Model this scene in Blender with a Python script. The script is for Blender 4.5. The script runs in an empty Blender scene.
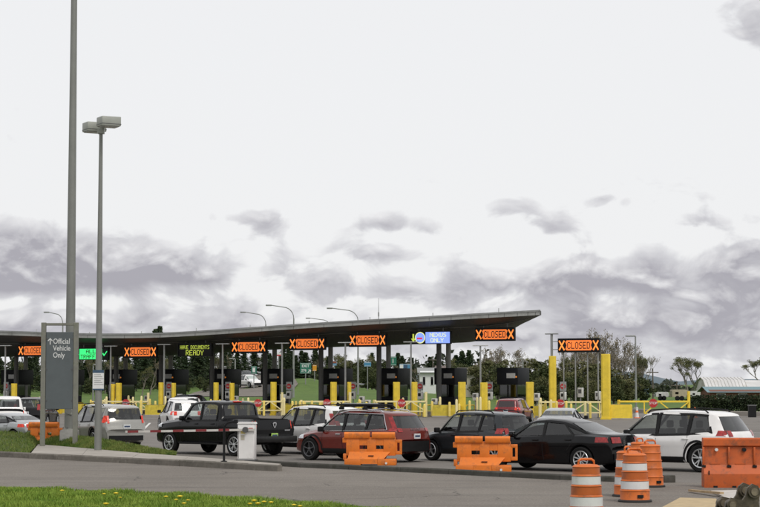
import bpy, bmesh, math, random
from mathutils import Vector, Matrix
R = math.radians
rnd = random.Random(11)
sc = bpy.context.scene
COL = sc.collection
# ------------------------------------------------------------------ camera
F, HZ, CH = 1930.0, 384.0, 2.55
PITCH = math.atan((HZ - 253.5) / F)
cd = bpy.data.cameras.new('camera')
cam = bpy.data.objects.new('camera', cd)
COL.objects.link(cam)
cam.location = (0, 0, CH)
cam.rotation_euler = (R(90) + PITCH, 0, 0)
cd.sensor_fit = 'HORIZONTAL'
cd.sensor_width = 36
cd.lens = 36 * F / 760
cd.clip_start, cd.clip_end = 0.5, 20000
sc.camera = cam
# ------------------------------------------------------------------ sky
SUN_EL, SUN_AZ = R(50), R(150)      # azimuth measured from +Y towards +X
w = bpy.data.worlds.new('World')
sc.world = w
w.use_nodes = True
NT = w.node_tree
NT.nodes.clear()


def nd(nt, t, **kw):
    n = nt.nodes.new(t)
    for k, v in kw.items():
        setattr(n, k, v)
    return n


def mth(nt, op, a, b=None, c=None, clamp=False):
    n = nt.nodes.new('ShaderNodeMath')
    n.operation = op
    n.use_clamp = clamp
    for i, v in enumerate((a, b, c)):
        if v is None:
            continue
        if isinstance(v, (int, float)):
            n.inputs[i].default_value = v
        else:
            nt.links.new(v, n.inputs[i])
    return n.outputs[0]


def mixc(nt, fac, a, b):
    n = nt.nodes.new('ShaderNodeMix')
    n.data_type = 'RGBA'
    for idx, v in ((0, fac), (6, a), (7, b)):
        if isinstance(v, (int, float)):
            n.inputs[idx].default_value = v
        elif isinstance(v, tuple):
            n.inputs[idx].default_value = (*v, 1)
        else:
            nt.links.new(v, n.inputs[idx])
    return n.outputs[2]


def sstep(nt, v, lo, hi):
    n = nt.nodes.new('ShaderNodeMapRange')
    n.interpolation_type = 'SMOOTHSTEP'
    nt.links.new(v, n.inputs[0])
    n.inputs[1].default_value = lo
    n.inputs[2].default_value = hi
    return n.outputs[0]


def build_sky():
    nt = NT
    L = nt.links
    tc = nd(nt, 'ShaderNodeTexCoord')
    sx = nd(nt, 'ShaderNodeSeparateXYZ')
    L.new(tc.outputs['Generated'], sx.inputs[0])
    az = mth(nt, 'ARCTAN2', sx.outputs[0], sx.outputs[1])
    el = mth(nt, 'ARCSINE', sx.outputs[2])
    # cloud banks: centre azimuth / elevation and radius, in milliradians
    banks = [(-160, 66, 78, 12, .50), (-250, 64, 70, 15, .44), (-185, 52, 88, 10, .44), (-100, 57, 24, 8, .30), (-175, 34, 110, 6, .26), (-70, 40, 40, 6, .18),
             (6, 83, 32, 6.5, .31), (3, 67, 31, 6, .29), (70, 92, 17, 5, .25), (89, 81, 10, 5.5, .24),
             (122, 94, 22, 4.6, .26), (160, 83, 26, 5, .22), (-58, 84, 14, 8, .29), (-75, 86, 18, 4, .18), (206, 192, 36, 26, .42),
             (-225, 205, 50, 60, .20), (160, 53, 82, 14, .43), (20, 48, 55, 8, .30), (196, 67, 32, 7, .38), (98, 56, 36, 9, .36), (-30, 55, 16, 6, .2), (150, 33, 100, 9, .34),
             (330, 80, 90, 22, .38), (-420, 90, 110, 26, .38), (60, 24, 260, 9, .30), (-300, 26, 160, 9, .26), (0, 5, 900, 12, .24)]

    def field(de):
        e = mth(nt, 'ADD', el, de)
        cx = nd(nt, 'ShaderNodeCombineXYZ')
        L.new(mth(nt, 'MULTIPLY', az, 34.0), cx.inputs[0])
        L.new(mth(nt, 'MULTIPLY', e, 54.0), cx.inputs[1])
        nz = nd(nt, 'ShaderNodeTexNoise')
        nz.inputs['Scale'].default_value = 1.0
        nz.inputs['Detail'].default_value = 6
        nz.inputs['Roughness'].default_value = .50
        nz.inputs['Distortion'].default_value = .35
        L.new(cx.outputs[0], nz.inputs['Vector'])
        base = nz.outputs['Fac']
        acc = mth(nt, 'MULTIPLY', base, 1.0)
        for a0, e0, ra, re, amp in banks:
            u = mth(nt, 'MULTIPLY_ADD', az, 1000 / ra, -a0 / ra)
            v = mth(nt, 'MULTIPLY_ADD', e, 1000 / re, -e0 / re)
            d = mth(nt, 'ADD', mth(nt, 'MULTIPLY', u, u), mth(nt, 'MULTIPLY', v, v))
            g = mth(nt, 'EXPONENT', mth(nt, 'MULTIPLY', d, -1.0))
            acc = mth(nt, 'MULTIPLY_ADD', g, amp, acc)
        acc = mth(nt, 'SUBTRACT', acc, mth(nt, 'MULTIPLY', sstep(nt, e, .098, .14), .10))     # the high veil stays smooth
        return acc, base

    f0, n0 = field(0.0)
    f1, n1 = field(0.0050)
    cover = sstep(nt, f0, .625, .75)
    lit = mth(nt, 'ADD', mth(nt, 'MULTIPLY', mth(nt, 'SUBTRACT', f0, f1), 1.6), mth(nt, 'MULTIPLY_ADD', mth(nt, 'SUBTRACT', n0, n1), 1.5, .02), clamp=True)
    thick = sstep(nt, f0, .66, .98)
    grey = mixc(nt, thick, (5.5, 5.5, 5.75), (3.5, 3.43, 3.8))
    grey2 = mixc(nt, lit, grey, (7.9, 7.9, 7.95))
    st = nd(nt, 'ShaderNodeTexSky', sky_type='NISHITA')
    st.sun_disc = False
    st.sun_elevation = SUN_EL
    st.sun_rotation = SUN_AZ
    st.air_density = 1.0
    st.dust_density = 2.0
    veil = mixc(nt, .94, st.outputs[0], (7.55, 7.55, 7.62))     # thin bright overcast
    out = mixc(nt, cover, veil, grey2)
    bg = nd(nt, 'ShaderNodeBackground')
    bg.inputs[1].default_value = .1
    L.new(out, bg.inputs[0])
    wo = nd(nt, 'ShaderNodeOutputWorld')
    L.new(bg.outputs[0], wo.inputs[0])


build_sky()
# ------------------------------------------------------------------ sun
sd = bpy.data.lights.new('sun', 'SUN')
sd.energy = 1.5
sd.angle = R(22)
sd.color = (1, .96, .9)
sun = bpy.data.objects.new('sun', sd)
COL.objects.link(sun)
sdir = Vector((math.sin(SUN_AZ) * math.cos(SUN_EL), math.cos(SUN_AZ) * math.cos(SUN_EL), math.sin(SUN_EL)))
sun.rotation_euler = (-sdir).to_track_quat('-Z', 'Y').to_euler()
sun.location = sdir * 60
# ------------------------------------------------------------------ exposure
vs = sc.view_settings
vs.view_transform = 'Standard'
vs.look = 'None'
vs.exposure = 0.25
vs.gamma = 1.0
vs.use_curve_mapping = False
sc.cycles.use_denoising = True
sc.cycles.max_bounces = 8
sc.cycles.transparent_max_bounces = 16


# ------------------------------------------------------------------ picture to place
def ray(px, py):
    f = Vector((0, math.cos(PITCH), math.sin(PITCH)))
    u = Vector((0, -math.sin(PITCH), math.cos(PITCH)))
    return f * F + Vector((px - 380, 0, 0)) + u * (253.5 - py)


def G(px, py, z=0.0):
    d = ray(px, py)
    k = (z - CH) / d.z
    return Vector((d.x * k, d.y * k, z))


def A(px, py, Y):
    d = ray(px, py)
    k = Y / d.y
    return Vector((d.x * k, Y, CH + d.z * k))


def WX(px, Y, py=400):
    return A(px, py, Y).x


# ------------------------------------------------------------------ materials
MATS = {}


def mat(name, col, rough=.6, metal=0.0, var=.12, vscale=6.0, bump=0.0, bscale=60.0, spec=.5, emit=0.0, coat=0.0, dirt=None, dscale=2.0):
    if name in MATS:
        return MATS[name]
    m = bpy.data.materials.new(name)
    m.use_nodes = True
    nt = m.node_tree
    nt.nodes.clear()
    L = nt.links
    p = nd(nt, 'ShaderNodeBsdfPrincipled')
    o = nd(nt, 'ShaderNodeOutputMaterial')
    L.new(p.outputs[0], o.inputs[0])
    tc = nd(nt, 'ShaderNodeTexCoord')
    n1 = nd(nt, 'ShaderNodeTexNoise')
    n1.inputs['Scale'].default_value = vscale
    n1.inputs['Detail'].default_value = 6
    n1.inputs['Roughness'].default_value = .62
    L.new(tc.outputs['Object'], n1.inputs['Vector'])
    f = sstep(nt, n1.outputs['Fac'], .28, .72)
    c = mixc(nt, f, tuple(max(0, x * (1 - var)) for x in col), tuple(min(1, x * (1 + var)) for x in col))
    if dirt:
        n2 = nd(nt, 'ShaderNodeTexNoise')
        n2.inputs['Scale'].default_value = dscale
        n2.inputs['Detail'].default_value = 8
        n2.inputs['Roughness'].default_value = .7
        L.new(tc.outputs['Object'], n2.inputs['Vector'])
        c = mixc(nt, mth(nt, 'MULTIPLY', sstep(nt, n2.outputs['Fac'], .48, .72), dirt[3]), c, tuple(dirt[:3]))
    L.new(c, p.inputs['Base Color'])
    rr = nd(nt, 'ShaderNodeMapRange')
    L.new(n1.outputs['Fac'], rr.inputs[0])
    rr.inputs[3].default_value = max(.02, rough * .85)
    rr.inputs[4].default_value = min(1, rough * 1.15)
    L.new(rr.outputs[0], p.inputs['Roughness'])
    p.inputs['Metallic'].default_value = metal
    p.inputs['Specular IOR Level'].default_value = spec
    if coat:
        p.inputs['Coat Weight'].default_value = coat
        p.inputs['Coat Roughness'].default_value = .04
    if emit:
        L.new(c, p.inputs['Emission Color'])
        p.inputs['Emission Strength'].default_value = emit
    if bump:
        n3 = nd(nt, 'ShaderNodeTexNoise')
        n3.inputs['Scale'].default_value = bscale
        n3.inputs['Detail'].default_value = 4
        L.new(tc.outputs['Object'], n3.inputs['Vector'])
        b = nd(nt, 'ShaderNodeBump')
        b.inputs['Strength'].default_value = bump
        b.inputs['Distance'].default_value = .02
        L.new(n3.outputs['Fac'], b.inputs['Height'])
        L.new(b.outputs[0], p.inputs['Normal'])
    MATS[name] = m
    return m


def glass_mat(name, tint, gloss=1.0):
    if name in MATS:
        return MATS[name]
    m = bpy.data.materials.new(name)
    m.use_nodes = True
    nt = m.node_tree
    nt.nodes.clear()
    L = nt.links
    o = nd(nt, 'ShaderNodeOutputMaterial')
    tr = nd(nt, 'ShaderNodeBsdfTransparent')
    tr.inputs[0].default_value = (*tint, 1)
    gl = nd(nt, 'ShaderNodeBsdfGlossy')
    gl.inputs['Roughness'].default_value = .03
    gl.inputs['Color'].default_value = (gloss, gloss, gloss, 1)
    lw = nd(nt, 'ShaderNodeLayerWeight')
    lw.inputs[0].default_value = .5
    fr = mth(nt, 'MULTIPLY_ADD', mth(nt, 'POWER', lw.outputs['Facing'], 4.0), .8, .065)
    mx = nd(nt, 'ShaderNodeMixShader')
    L.new(fr, mx.inputs[0])
    L.new(tr.outputs[0], mx.inputs[1])
    L.new(gl.outputs[0], mx.inputs[2])
    L.new(mx.outputs[0], o.inputs[0])
    MATS[name] = m
    return m


def leaf_mat(name, c1, c2, scale=.6):
    if name in MATS:
        return MATS[name]
    m = bpy.data.materials.new(name)
    m.use_nodes = True
    nt = m.node_tree
    L = nt.links
    p = nt.nodes['Principled BSDF']
    tc = nd(nt, 'ShaderNodeTexCoord')
    n1 = nd(nt, 'ShaderNodeTexNoise')
    n1.inputs['Scale'].default_value = scale
    n1.inputs['Detail'].default_value = 5
    L.new(tc.outputs['Object'], n1.inputs['Vector'])
    L.new(mixc(nt, sstep(nt, n1.outputs['Fac'], .3, .7), c1, c2), p.inputs['Base Color'])
    p.inputs['Roughness'].default_value = .7
    p.inputs['Specular IOR Level'].default_value = .2
    MATS[name] = m
    return m


def ground_mat(name, layers, rough=.9, bump=.25, crack=None):
    """layers: base colour, then (colour, noise scale, lo, hi, weight) blended on top; world position drives it"""
    m = bpy.data.materials.new(name)
    m.use_nodes = True
    nt = m.node_tree
    L = nt.links
    p = nt.nodes['Principled BSDF']
    ge = nd(nt, 'ShaderNodeNewGeometry')
    c = layers[0]
    last = None
    for col, s, lo, hi, wgt, stretch in layers[1:]:
        mp = nd(nt, 'ShaderNodeMapping')
        mp.inputs['Scale'].default_value = stretch
        L.new(ge.outputs['Position'], mp.inputs[0])
        n = nd(nt, 'ShaderNodeTexNoise')
        n.inputs['Scale'].default_value = s
        n.inputs['Detail'].default_value = 7
        n.inputs['Roughness'].default_value = .65
        L.new(mp.outputs[0], n.inputs['Vector'])
        c = mixc(nt, mth(nt, 'MULTIPLY', sstep(nt, n.outputs['Fac'], lo, hi), wgt), c, col)
        last = n
    if crack:
        nz = nd(nt, 'ShaderNodeTexNoise')
        nz.inputs['Scale'].default_value = 1.4
        nz.inputs['Detail'].default_value = 6
        L.new(ge.outputs['Position'], nz.inputs['Vector'])
        wv = nd(nt, 'ShaderNodeVectorMath', operation='MULTIPLY_ADD')
        L.new(nz.outputs['Color'], wv.inputs[0])
        wv.inputs[1].default_value = (.9, .9, 0)
        L.new(ge.outputs['Position'], wv.inputs[2])
        vo = nd(nt, 'ShaderNodeTexVoronoi', feature='DISTANCE_TO_EDGE', voronoi_dimensions='2D')
        vo.inputs['Scale'].default_value = crack[0]
        L.new(wv.outputs[0], vo.inputs['Vector'])
        n4 = nd(nt, 'ShaderNodeTexNoise')
        n4.inputs['Scale'].default_value = .22
        L.new(ge.outputs['Position'], n4.inputs['Vector'])
        k = mth(nt, 'MULTIPLY', sstep(nt, n4.outputs['Fac'], .44, .58), mth(nt, 'SUBTRACT', 1.0, sstep(nt, vo.outputs['Distance'], crack[1] * .3, crack[1])))
        c = mixc(nt, mth(nt, 'MULTIPLY', k, crack[2]), c, (.035, .032, .03))
    L.new(c, p.inputs['Base Color'])
    p.inputs['Roughness'].default_value = rough
    p.inputs['Specular IOR Level'].default_value = .25
    if bump:
        n = nd(nt, 'ShaderNodeTexNoise')
        n.inputs['Scale'].default_value = 55
        n.inputs['Detail'].default_value = 3
        L.new(ge.outputs['Position'], n.inputs['Vector'])
        b = nd(nt, 'ShaderNodeBump')
        b.inputs['Strength'].default_value = bump
        b.inputs['Distance'].default_value = .02
        L.new(n.outputs['Fac'], b.inputs['Height'])
        L.new(b.outputs[0], p.inputs['Normal'])
    MATS[name] = m
    return m


# ------------------------------------------------------------------ mesh helpers
class MB:
    def __init__(s):
        s.v, s.f, s.m = [], [], []

    def add(s, vs, fs, mi=0):
        o = len(s.v)
        s.v += [tuple(v) for v in vs]
        s.f += [tuple(i + o for i in f) for f in fs]
        s.m += [mi] * len(fs)
        return s

    def box(s, x0, x1, y0, y1, z0, z1, mi=0, bev=0.0):
        if bev <= 0:
            s.add([(x0, y0, z0), (x1, y0, z0), (x1, y1, z0), (x0, y1, z0), (x0, y0, z1), (x1, y0, z1), (x1, y1, z1), (x0, y1, z1)],
                  [(0, 3, 2, 1), (4, 5, 6, 7), (0, 1, 5, 4), (1, 2, 6, 5), (2, 3, 7, 6), (3, 0, 4, 7)], mi)
        else:
            bm = bmesh.new()
            bmesh.ops.create_cube(bm, size=1)
            for v in bm.verts:
                v.co = Vector(((x0 + x1) / 2 + v.co.x * (x1 - x0), (y0 + y1) / 2 + v.co.y * (y1 - y0), (z0 + z1) / 2 + v.co.z * (z1 - z0)))
            bmesh.ops.bevel(bm, geom=bm.edges[:], offset=bev, segments=2, affect='EDGES', profile=.5)
            s.addbm(bm, mi)
        return s

    def addbm(s, bm, mi=0):
        bm.verts.index_update()
        s.add([v.co[:] for v in bm.verts], [[v.index for v in f.verts] for f in bm.faces], mi)
        bm.free()
        return s

    def lathe(s, prof, n=16, c=(0, 0, 0), axis='z', mi=0, cap=True):
        vs, fs = [], []
        for r, z in prof:
            for k in range(n):
                a = 2 * math.pi * k / n
                p = (r * math.cos(a), r * math.sin(a), z)
                if axis == 'y':
                    p = (p[0], p[2], -p[1])
                elif axis == 'x':
                    p = (p[2], p[0], p[1])
                vs.append((p[0] + c[0], p[1] + c[1], p[2] + c[2]))
        m = len(prof)
        for i in range(m - 1):
            for k in range(n):
                fs.append((i * n + k, i * n + (k + 1) % n, (i + 1) * n + (k + 1) % n, (i + 1) * n + k))
        if cap:
            fs.append(tuple(range(n - 1, -1, -1)))
            fs.append(tuple((m - 1) * n + k for k in range(n)))
        return s.add(vs, fs, mi)

    def cyl(s, c, r, h, n=14, r2=None, axis='z', mi=0):
        return s.lathe([(r, 0), (r if r2 is None else r2, h)], n, c, axis, mi)

    def tube(s, pts, r, n=8, mi=0, cap=True):
        pts = [Vector(p) for p in pts]
        rs = r if isinstance(r, (list, tuple)) else [r] * len(pts)
        vs, fs = [], []
        for i, p in enumerate(pts):
            t = (pts[min(i + 1, len(pts) - 1)] - pts[max(i - 1, 0)])
            t = t.normalized() if t.length > 1e-9 else Vector((0, 0, 1))
            a = Vector((0, 0, 1)) if abs(t.z) < .9 else Vector((0, 1, 0))
            e1 = t.cross(a).normalized()
            e2 = t.cross(e1)
            for k in range(n):
                an = 2 * math.pi * k / n
                vs.append(p + (e1 * math.cos(an) + e2 * math.sin(an)) * rs[i])
        for i in range(len(pts) - 1):
            for k in range(n):
                fs.append((i * n + k, i * n + (k + 1) % n, (i + 1) * n + (k + 1) % n, (i + 1) * n + k))
        if cap:
            fs.append(tuple(range(n - 1, -1, -1)))
            fs.append(tuple((len(pts) - 1) * n + k for k in range(n)))
        return s.add(vs, fs, mi)

    def bar(s, a, b, w, h=None, mi=0):
        """square bar from a to b"""
        a, b = Vector(a), Vector(b)
        h = w if h is None else h
        t = (b - a).normalized()
        up = Vector((0, 0, 1)) if abs(t.z) < .95 else Vector((1, 0, 0))
        e1 = t.cross(up).normalized() * w / 2
        e2 = e1.normalized().cross(t) * h / 2
        vs = [a - e1 - e2, a + e1 - e2, a + e1 + e2, a - e1 + e2, b - e1 - e2, b + e1 - e2, b + e1 + e2, b - e1 + e2]
        return s.add(vs, [(0, 1, 2, 3), (7, 6, 5, 4), (0, 4, 5, 1), (1, 5, 6, 2), (2, 6, 7, 3), (3, 7, 4, 0)], mi)

    def prism(s, poly, y0, y1, mi=0, plane='xz'):
        """polygon in xz (or xy, yz) extruded along the remaining axis"""
        n = len(poly)

        def P(a, b, d):
            return (a, d, b) if plane == 'xz' else ((a, b, d) if plane == 'xy' else (d, a, b))
        vs = [P(a, b, y0) for a, b in poly] + [P(a, b, y1) for a, b in poly]
        fs = [tuple(range(n)), tuple(range(2 * n - 1, n - 1, -1))] + [(i, n + i, n + (i + 1) % n, (i + 1) % n) for i in range(n)]
        return s.add(vs, fs, mi)

    def grid(s, P, mi=0):
        n, m = len(P), len(P[0])
        return s.add([q for r in P for q in r], [(i * m + j, i * m + j + 1, (i + 1) * m + j + 1, (i + 1) * m + j) for i in range(n - 1) for j in range(m - 1)], mi)

    def mesh(s, name, mats, smooth=None, fix=True):
        me = bpy.data.meshes.new(name)
        me.from_pydata(s.v, [], s.f)
        for m in (mats if isinstance(mats, (list, tuple)) else [mats]):
            me.materials.append(m)
        if len(me.materials) > 1:
            me.polygons.foreach_set('material_index', s.m)
        if fix:
            bm = bmesh.new()
            bm.from_mesh(me)
            bmesh.ops.recalc_face_normals(bm, faces=bm.faces[:])
            bm.to_mesh(me)
            bm.free()
        if smooth is not None:
            me.polygons.foreach_set('use_smooth', [True] * len(me.polygons))
            me.set_sharp_from_angle(angle=R(smooth))
        me.update()
        return me

    def build(s, name, mats, parent=None, smooth=None, loc=None, rotz=None, fix=True):
        return link(name, s.mesh(name, mats, smooth, fix), parent, loc, rotz)


def link(name, me, parent=None, loc=None, rotz=None):
    o = bpy.data.objects.new(name, me)
    COL.objects.link(o)
    if parent:
        o.parent = parent
    if loc is not None:
        o.location = loc
    if rotz is not None:
        o.rotation_euler = (0, 0, rotz)
    return o


def tag(o, label=None, cat=None, group=None, kind=None):
    for k, v in (('label', label), ('category', cat), ('group', group), ('kind', kind)):
        if v:
            o[k] = v
    return o


def thing(name, label, cat, loc=(0, 0, 0), rotz=0.0, group=None, scale=None):
    o = bpy.data.objects.new(name, None)
    o.empty_display_size = .1
    COL.objects.link(o)
    o.location = loc
    o.rotation_euler = (0, 0, rotz)
    if scale:
        o.scale = (scale,) * 3 if isinstance(scale, (int, float)) else scale
    return tag(o, label, cat, group)


KIDS = {}


def copy_tree(o, parent=None):
    c = o.copy()
    COL.objects.link(c)
    c.parent = parent
    if parent:
        c.matrix_parent_inverse = Matrix.Identity(4)
    for ch in list(o.children):
        copy_tree(ch, c)
    return c


def dup(o, loc, rotz=None, label=None, group=None, scale=None):
    c = copy_tree(o)
    c.location = loc
    if rotz is not None:
        c.rotation_euler = (0, 0, rotz)
    if scale:
        c.scale = (scale,) * 3 if isinstance(scale, (int, float)) else scale
    if label:
        c['label'] = label
    if group:
        c['group'] = group
    return c


def text(name, s, size, m, parent, loc, rot=(R(90), 0, 0), ext=.004, bold=0.0, align='CENTER', xs=1.0):
    cu = bpy.data.curves.new(name, 'FONT')
    cu.body = s
    cu.size = size
    cu.extrude = ext
    cu.offset = bold
    cu.align_x = align
    cu.align_y = 'CENTER'
    cu.resolution_u = 3
    tmp = bpy.data.objects.new(name + '_tmp', cu)
    COL.objects.link(tmp)
    me = bpy.data.meshes.new_from_object(tmp)
    bpy.data.objects.remove(tmp)
    bpy.data.curves.remove(cu)
    me.materials.clear()
    me.materials.append(m)
    o = link(name, me, parent, loc)
    o.rotation_euler = rot
    o.scale = (xs, 1, 1)
    return o


FONT = {'C': '01110100011000010000100001000101110', 'L': '10000100001000010000100001000011111', 'O': '01110100011000110001100011000101110',
        'S': '01111100001000001110000010000111110', 'E': '11111100001000011110100001000011111', 'D': '11110100011000110001100011000111110',
        'H': '10001100011000111111100011000110001', 'A': '01110100011000111111100011000110001', 'V': '10001100011000110001100010101000100',
        'U': '10001100011000110001100011000101110', 'M': '10001110111010110101100011000110001', 'N': '10001110011010110011100011000110001',
        'T': '11111001000010000100001000010000100', 'R': '11110100011000111110101001001010001', 'Y': '10001100010101000100001000010000100',
        'X': '10001100010101000100010101000110001', 'F': '11111100001000011110100001000010000', 'I': '01110001000010000100001000010001110',
        ' ': '0' * 35, '-': '00000000000000011111000000000000000'}


def dots(word, cw, ch, y, pitch=None, cx=0.0, cz=0.0, fill=1.0):
    """dot-matrix lettering in the xz plane, one box per horizontal or vertical run of lamps"""
    out = []
    p = cw
    n = len(word)
    x0 = cx - (n * 6 - 1) * p / 2
    for i, c in enumerate(word):
        if c == ' ':
            continue
        b = FONT[c]
        mb = MB()
        out.append(mb)
        for r in range(7):
            z = cz + (3 - r) * ch
            k = 0
            while k < 5:
                if b[r * 5 + k] == '1':
                    e = k
                    while e + 1 < 5 and b[r * 5 + e + 1] == '1':
                        e += 1
                    xa, xb = x0 + (i * 6 + k) * p, x0 + (i * 6 + e + 1) * p
                    mb.box(xa, xb, y - .012, y, z - ch * fill / 2, z + ch * fill / 2)
                    k = e + 1
                else:
                    k += 1
    return Letters(out)


class Letters:
    def __init__(s, mbs):
        s.mbs = mbs

    def build(s, name, m, root):
        for mb in s.mbs:
            mb.build('letter', m, root)
# ------------------------------------------------------------------ vehicles
TYRE = mat('tyre_rubber', (.011, .011, .011), .85, var=.25, vscale=20, spec=.2)
ALLOY = mat('alloy_bright', (.55, .56, .57), .3, .85, var=.08)
ALLOYD = mat('alloy_dark', (.09, .09, .095), .35, .6, var=.1)
TRIM = mat('black_trim', (.010, .010, .0105), .6, var=.2, vscale=9, spec=.2)
CABIN = mat('cabin_dark', (.018, .018, .019), .8, var=.2, spec=.2)
SEAT = mat('seat_cloth', (.05, .048, .046), .85, var=.2)
CHROME = mat('bright_trim', (.6, .6, .62), .25, .9, var=.05)
REDL = mat('tail_lamp_red', (.26, .008, .008), .2, var=.4, vscale=14, coat=.4)
REDLIT = mat('tail_lamp_lit', (.50, .03, .012), .2, var=.4, vscale=14, emit=.30)
AMBER = mat('amber_lamp', (.8, .25, .03), .2, var=.1, emit=.25)
LAMPW = mat('headlamp_clear', (.6, .62, .65), .1, .3, var=.2, vscale=30, coat=.5)
PLATE = mat('plate_white', (.6, .62, .63), .5, var=.12, vscale=14)
PLATEG = mat('plate_green', (.35, .55, .12), .5, var=.2, vscale=12)
PINK = mat('plate_letters', (.04, .06, .12), .6)
GLASS = glass_mat('window_glass', (.72, .77, .75))
GLASSD = glass_mat('privacy_glass', (.30, .32, .325))


def paint(name, col, metal=.0, rough=.28, dirt=.14, coat=.5, spec=.4):
    return mat('paint_' + name, col, rough, metal, var=.05, vscale=1.5, coat=coat, spec=spec, dirt=(.16, .145, .13, dirt), dscale=1.3)


def interp(pts, x):
    if x <= pts[0][0]:
        return pts[0][1]
    for (a, b), (c, d) in zip(pts, pts[1:]):
        if x <= c:
            return b + (d - b) * (x - a) / (c - a)
    return pts[-1][1]


def soft(pts, x, h=.05):
    return sum(interp(pts, x + k * h) for k in (-1, -.5, 0, .5, 1)) / 5


def sm(a, b, x):
    t = min(1, max(0, (x - a) / (b - a)))
    return t * t * (3 - 2 * t)


class Car:
    def __init__(s, **k):
        s.__dict__.update(dict(roofw=.735, bowf=.26, bowr=.17, r=.36, low=[(-9, .26), (9, .26)], planpts=None, hoodw=.84, shoulder=.94))
        s.__dict__.update(k)
        h = s.L / 2
        if s.planpts is None:
            s.planpts = [(-h, .80), (-h + .1, .885), (-h + .25, .935), (-h + .6, .98), (0, 1), (h - .8, .98), (h - .35, .925), (h - .1, .84), (h, .74)]

    def ring(s, x, inset=0.0, floor=None):
        w = s.W / 2 * soft(s.planpts, x) - inset
        zt = soft(s.top, x) - inset
        zb = min(soft(s.belt, x), zt - .035)
        zl = soft(s.low, x) if floor is None else floor
        zl = min(zl, zb - .06)
        hb, hc = zb - zl, zt - zb
        k = min(1, hc / .45)
        wr = w * (s.hoodw + (s.roofw - s.hoodw) * k)
        p = [(0, zl), (w * .5, zl), (w * .86, zl), (w * .935, zl + .05 * min(1, hb / .4)), (w * .962, zl + .22 * hb), (w * .966, zl + .42 * hb), (w * .985, zl + .60 * hb), (w, zl + .76 * hb), (w * .990, zl + .84 * hb), (w * .975, zl + .93 * hb), (w * (s.shoulder + .02), zb - .012), (w * s.shoulder, zb)]
        rc = min(.11, hc * .55)
        y0 = w * (s.shoulder - .012)
        for i in range(1, 7):
            t = i / 6
            p.append((y0 + (wr - y0) * (t + .12 * t * (t - 1)), zb + (zt - rc - zb) * t))
        p += [(wr * .955, zt - rc * .48), (wr * .86, zt - rc * .2), (wr * .62, zt - rc * .06), (wr * .3, zt - rc * .01), (0, zt)]
        return p

    def bow(s, x, y):
        h = s.L / 2
        q = (y / (s.W / 2)) ** 2
        return x - s.bowf * sm(-.1, h, x) * q + s.bowr * sm(-.2, -h, x) * q if x > 0 else x + s.bowr * sm(.2, h, -x) * q

    def yat(s, x, z):
        p = s.ring(x)[2:]
        if z <= p[0][1]:
            return p[0][0]
        for (a, b), (c, d) in zip(p, p[1:]):
            if z <= d:
                return a + (c - a) * (z - b) / max(1e-6, d - b)
        return 0

    def xend(s, z, front=False):
        h = s.L / 2
        sg = 1 if front else -1
        if z <= soft(s.top, sg * h):
            return sg * h
        lo, hi = 0.0, h
        mid = s.xmid
        a, b = mid, sg * h
        for _ in range(40):
            m = (a + b) / 2
            if soft(s.top, m) > z:
                a = m
            else:
                b = m
        return (a + b) / 2

    def stations(s, x0=None, x1=None):
        h = s.L / 2
        x0 = -h if x0 is None else x0
        x1 = h if x1 is None else x1
        xs = sorted({x0, x1} | {p[0] for p in s.top if x0 < p[0] < x1})
        out = [xs[0]]
        for a, b in zip(xs, xs[1:]):
            n = max(1, math.ceil((b - a) / .14), math.ceil(abs(soft(s.top, b) - soft(s.top, a)) / .07))
            out += [a + (b - a) * i / n for i in range(1, n + 1)]
        o2 = [out[0]]
        for x in out[1:]:
            if x - o2[-1] > .012:
                o2.append(x)
        return o2

    def loft(s, xs, inset=0.0, floor=None, mi=0):
        mb = MB()
        rings = []
        for x in xs:
            p = s.ring(x, inset, floor(x) if floor else None)
            full = [(y, z) for y, z in p] + [(-y, z) for y, z in p[-2:0:-1]]
            rings.append([(s.bow(x, y), y, z) for y, z in full])
        n = len(rings[0])
        m = len(p)
        vs = [q for r in rings for q in r]
        fs = []
        for i in range(len(xs) - 1):
            for k in range(n):
                fs.append((i * n + k, i * n + (k + 1) % n, (i + 1) * n + (k + 1) % n, (i + 1) * n + k))
        for base in (0, (len(xs) - 1) * n):
            for i in range(m - 1):
                a, b = i, i + 1
                a2, b2 = (n - a) % n, (n - b) % n
                if a == 0:
                    f = (base + a, base + b, base + b2)
                elif b == m - 1:
                    f = (base + a, base + b, base + a2)
                else:
                    f = (base + a, base + b, base + b2, base + a2)
                fs.append(f)
        mb.add(vs, fs, mi)
        return mb

    def pane(s, z0, z1, y0, y1, front, off=0.0, n=8):
        P = []
        for i in range(5):
            t = i / 4
            z = z0 + (z1 - z0) * t
            yy = y0 + (y1 - y0) * t
            x = s.xend(z, front)
            P.append([(s.bow(x, u * yy) + off * (1 if front else -1) - (.10 if front else -.05) * abs(u) ** 3 * .5, u * yy, z) for u in [-1 + 2 * k / n for k in range(n + 1)]])
        return P

    def side_patch(s, x0, x1, z0, z1, off, sg, nx=8, nz=4):
        P = []
        for j in range(nz + 1):
            z = z0 + (z1 - z0) * j / nz
            xa, xb = max(x0, s.xend(z) + .035), min(x1, s.xend(z, True) - .035)
            row = []
            for i in range(nx + 1):
                x = xa + (xb - xa) * i / nx
                y = s.yat(x, z)
                row.append((s.bow(x, y), sg * (y + off), z))
            P.append(row)
        return P

    def end_patch(s, y0, y1, z0, z1, off, front=False, n=6, nz=4):
        P = []
        for j in range(nz + 1):
            z = z0 + (z1 - z0) * j / nz
            x = s.xend(z, front)
            row = []
            for i in range(n + 1):
                y = y0 + (y1 - y0) * i / n
                row.append((s.bow(x, y) + (off if front else -off), y, z))
            P.append(row)
        return P


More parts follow.
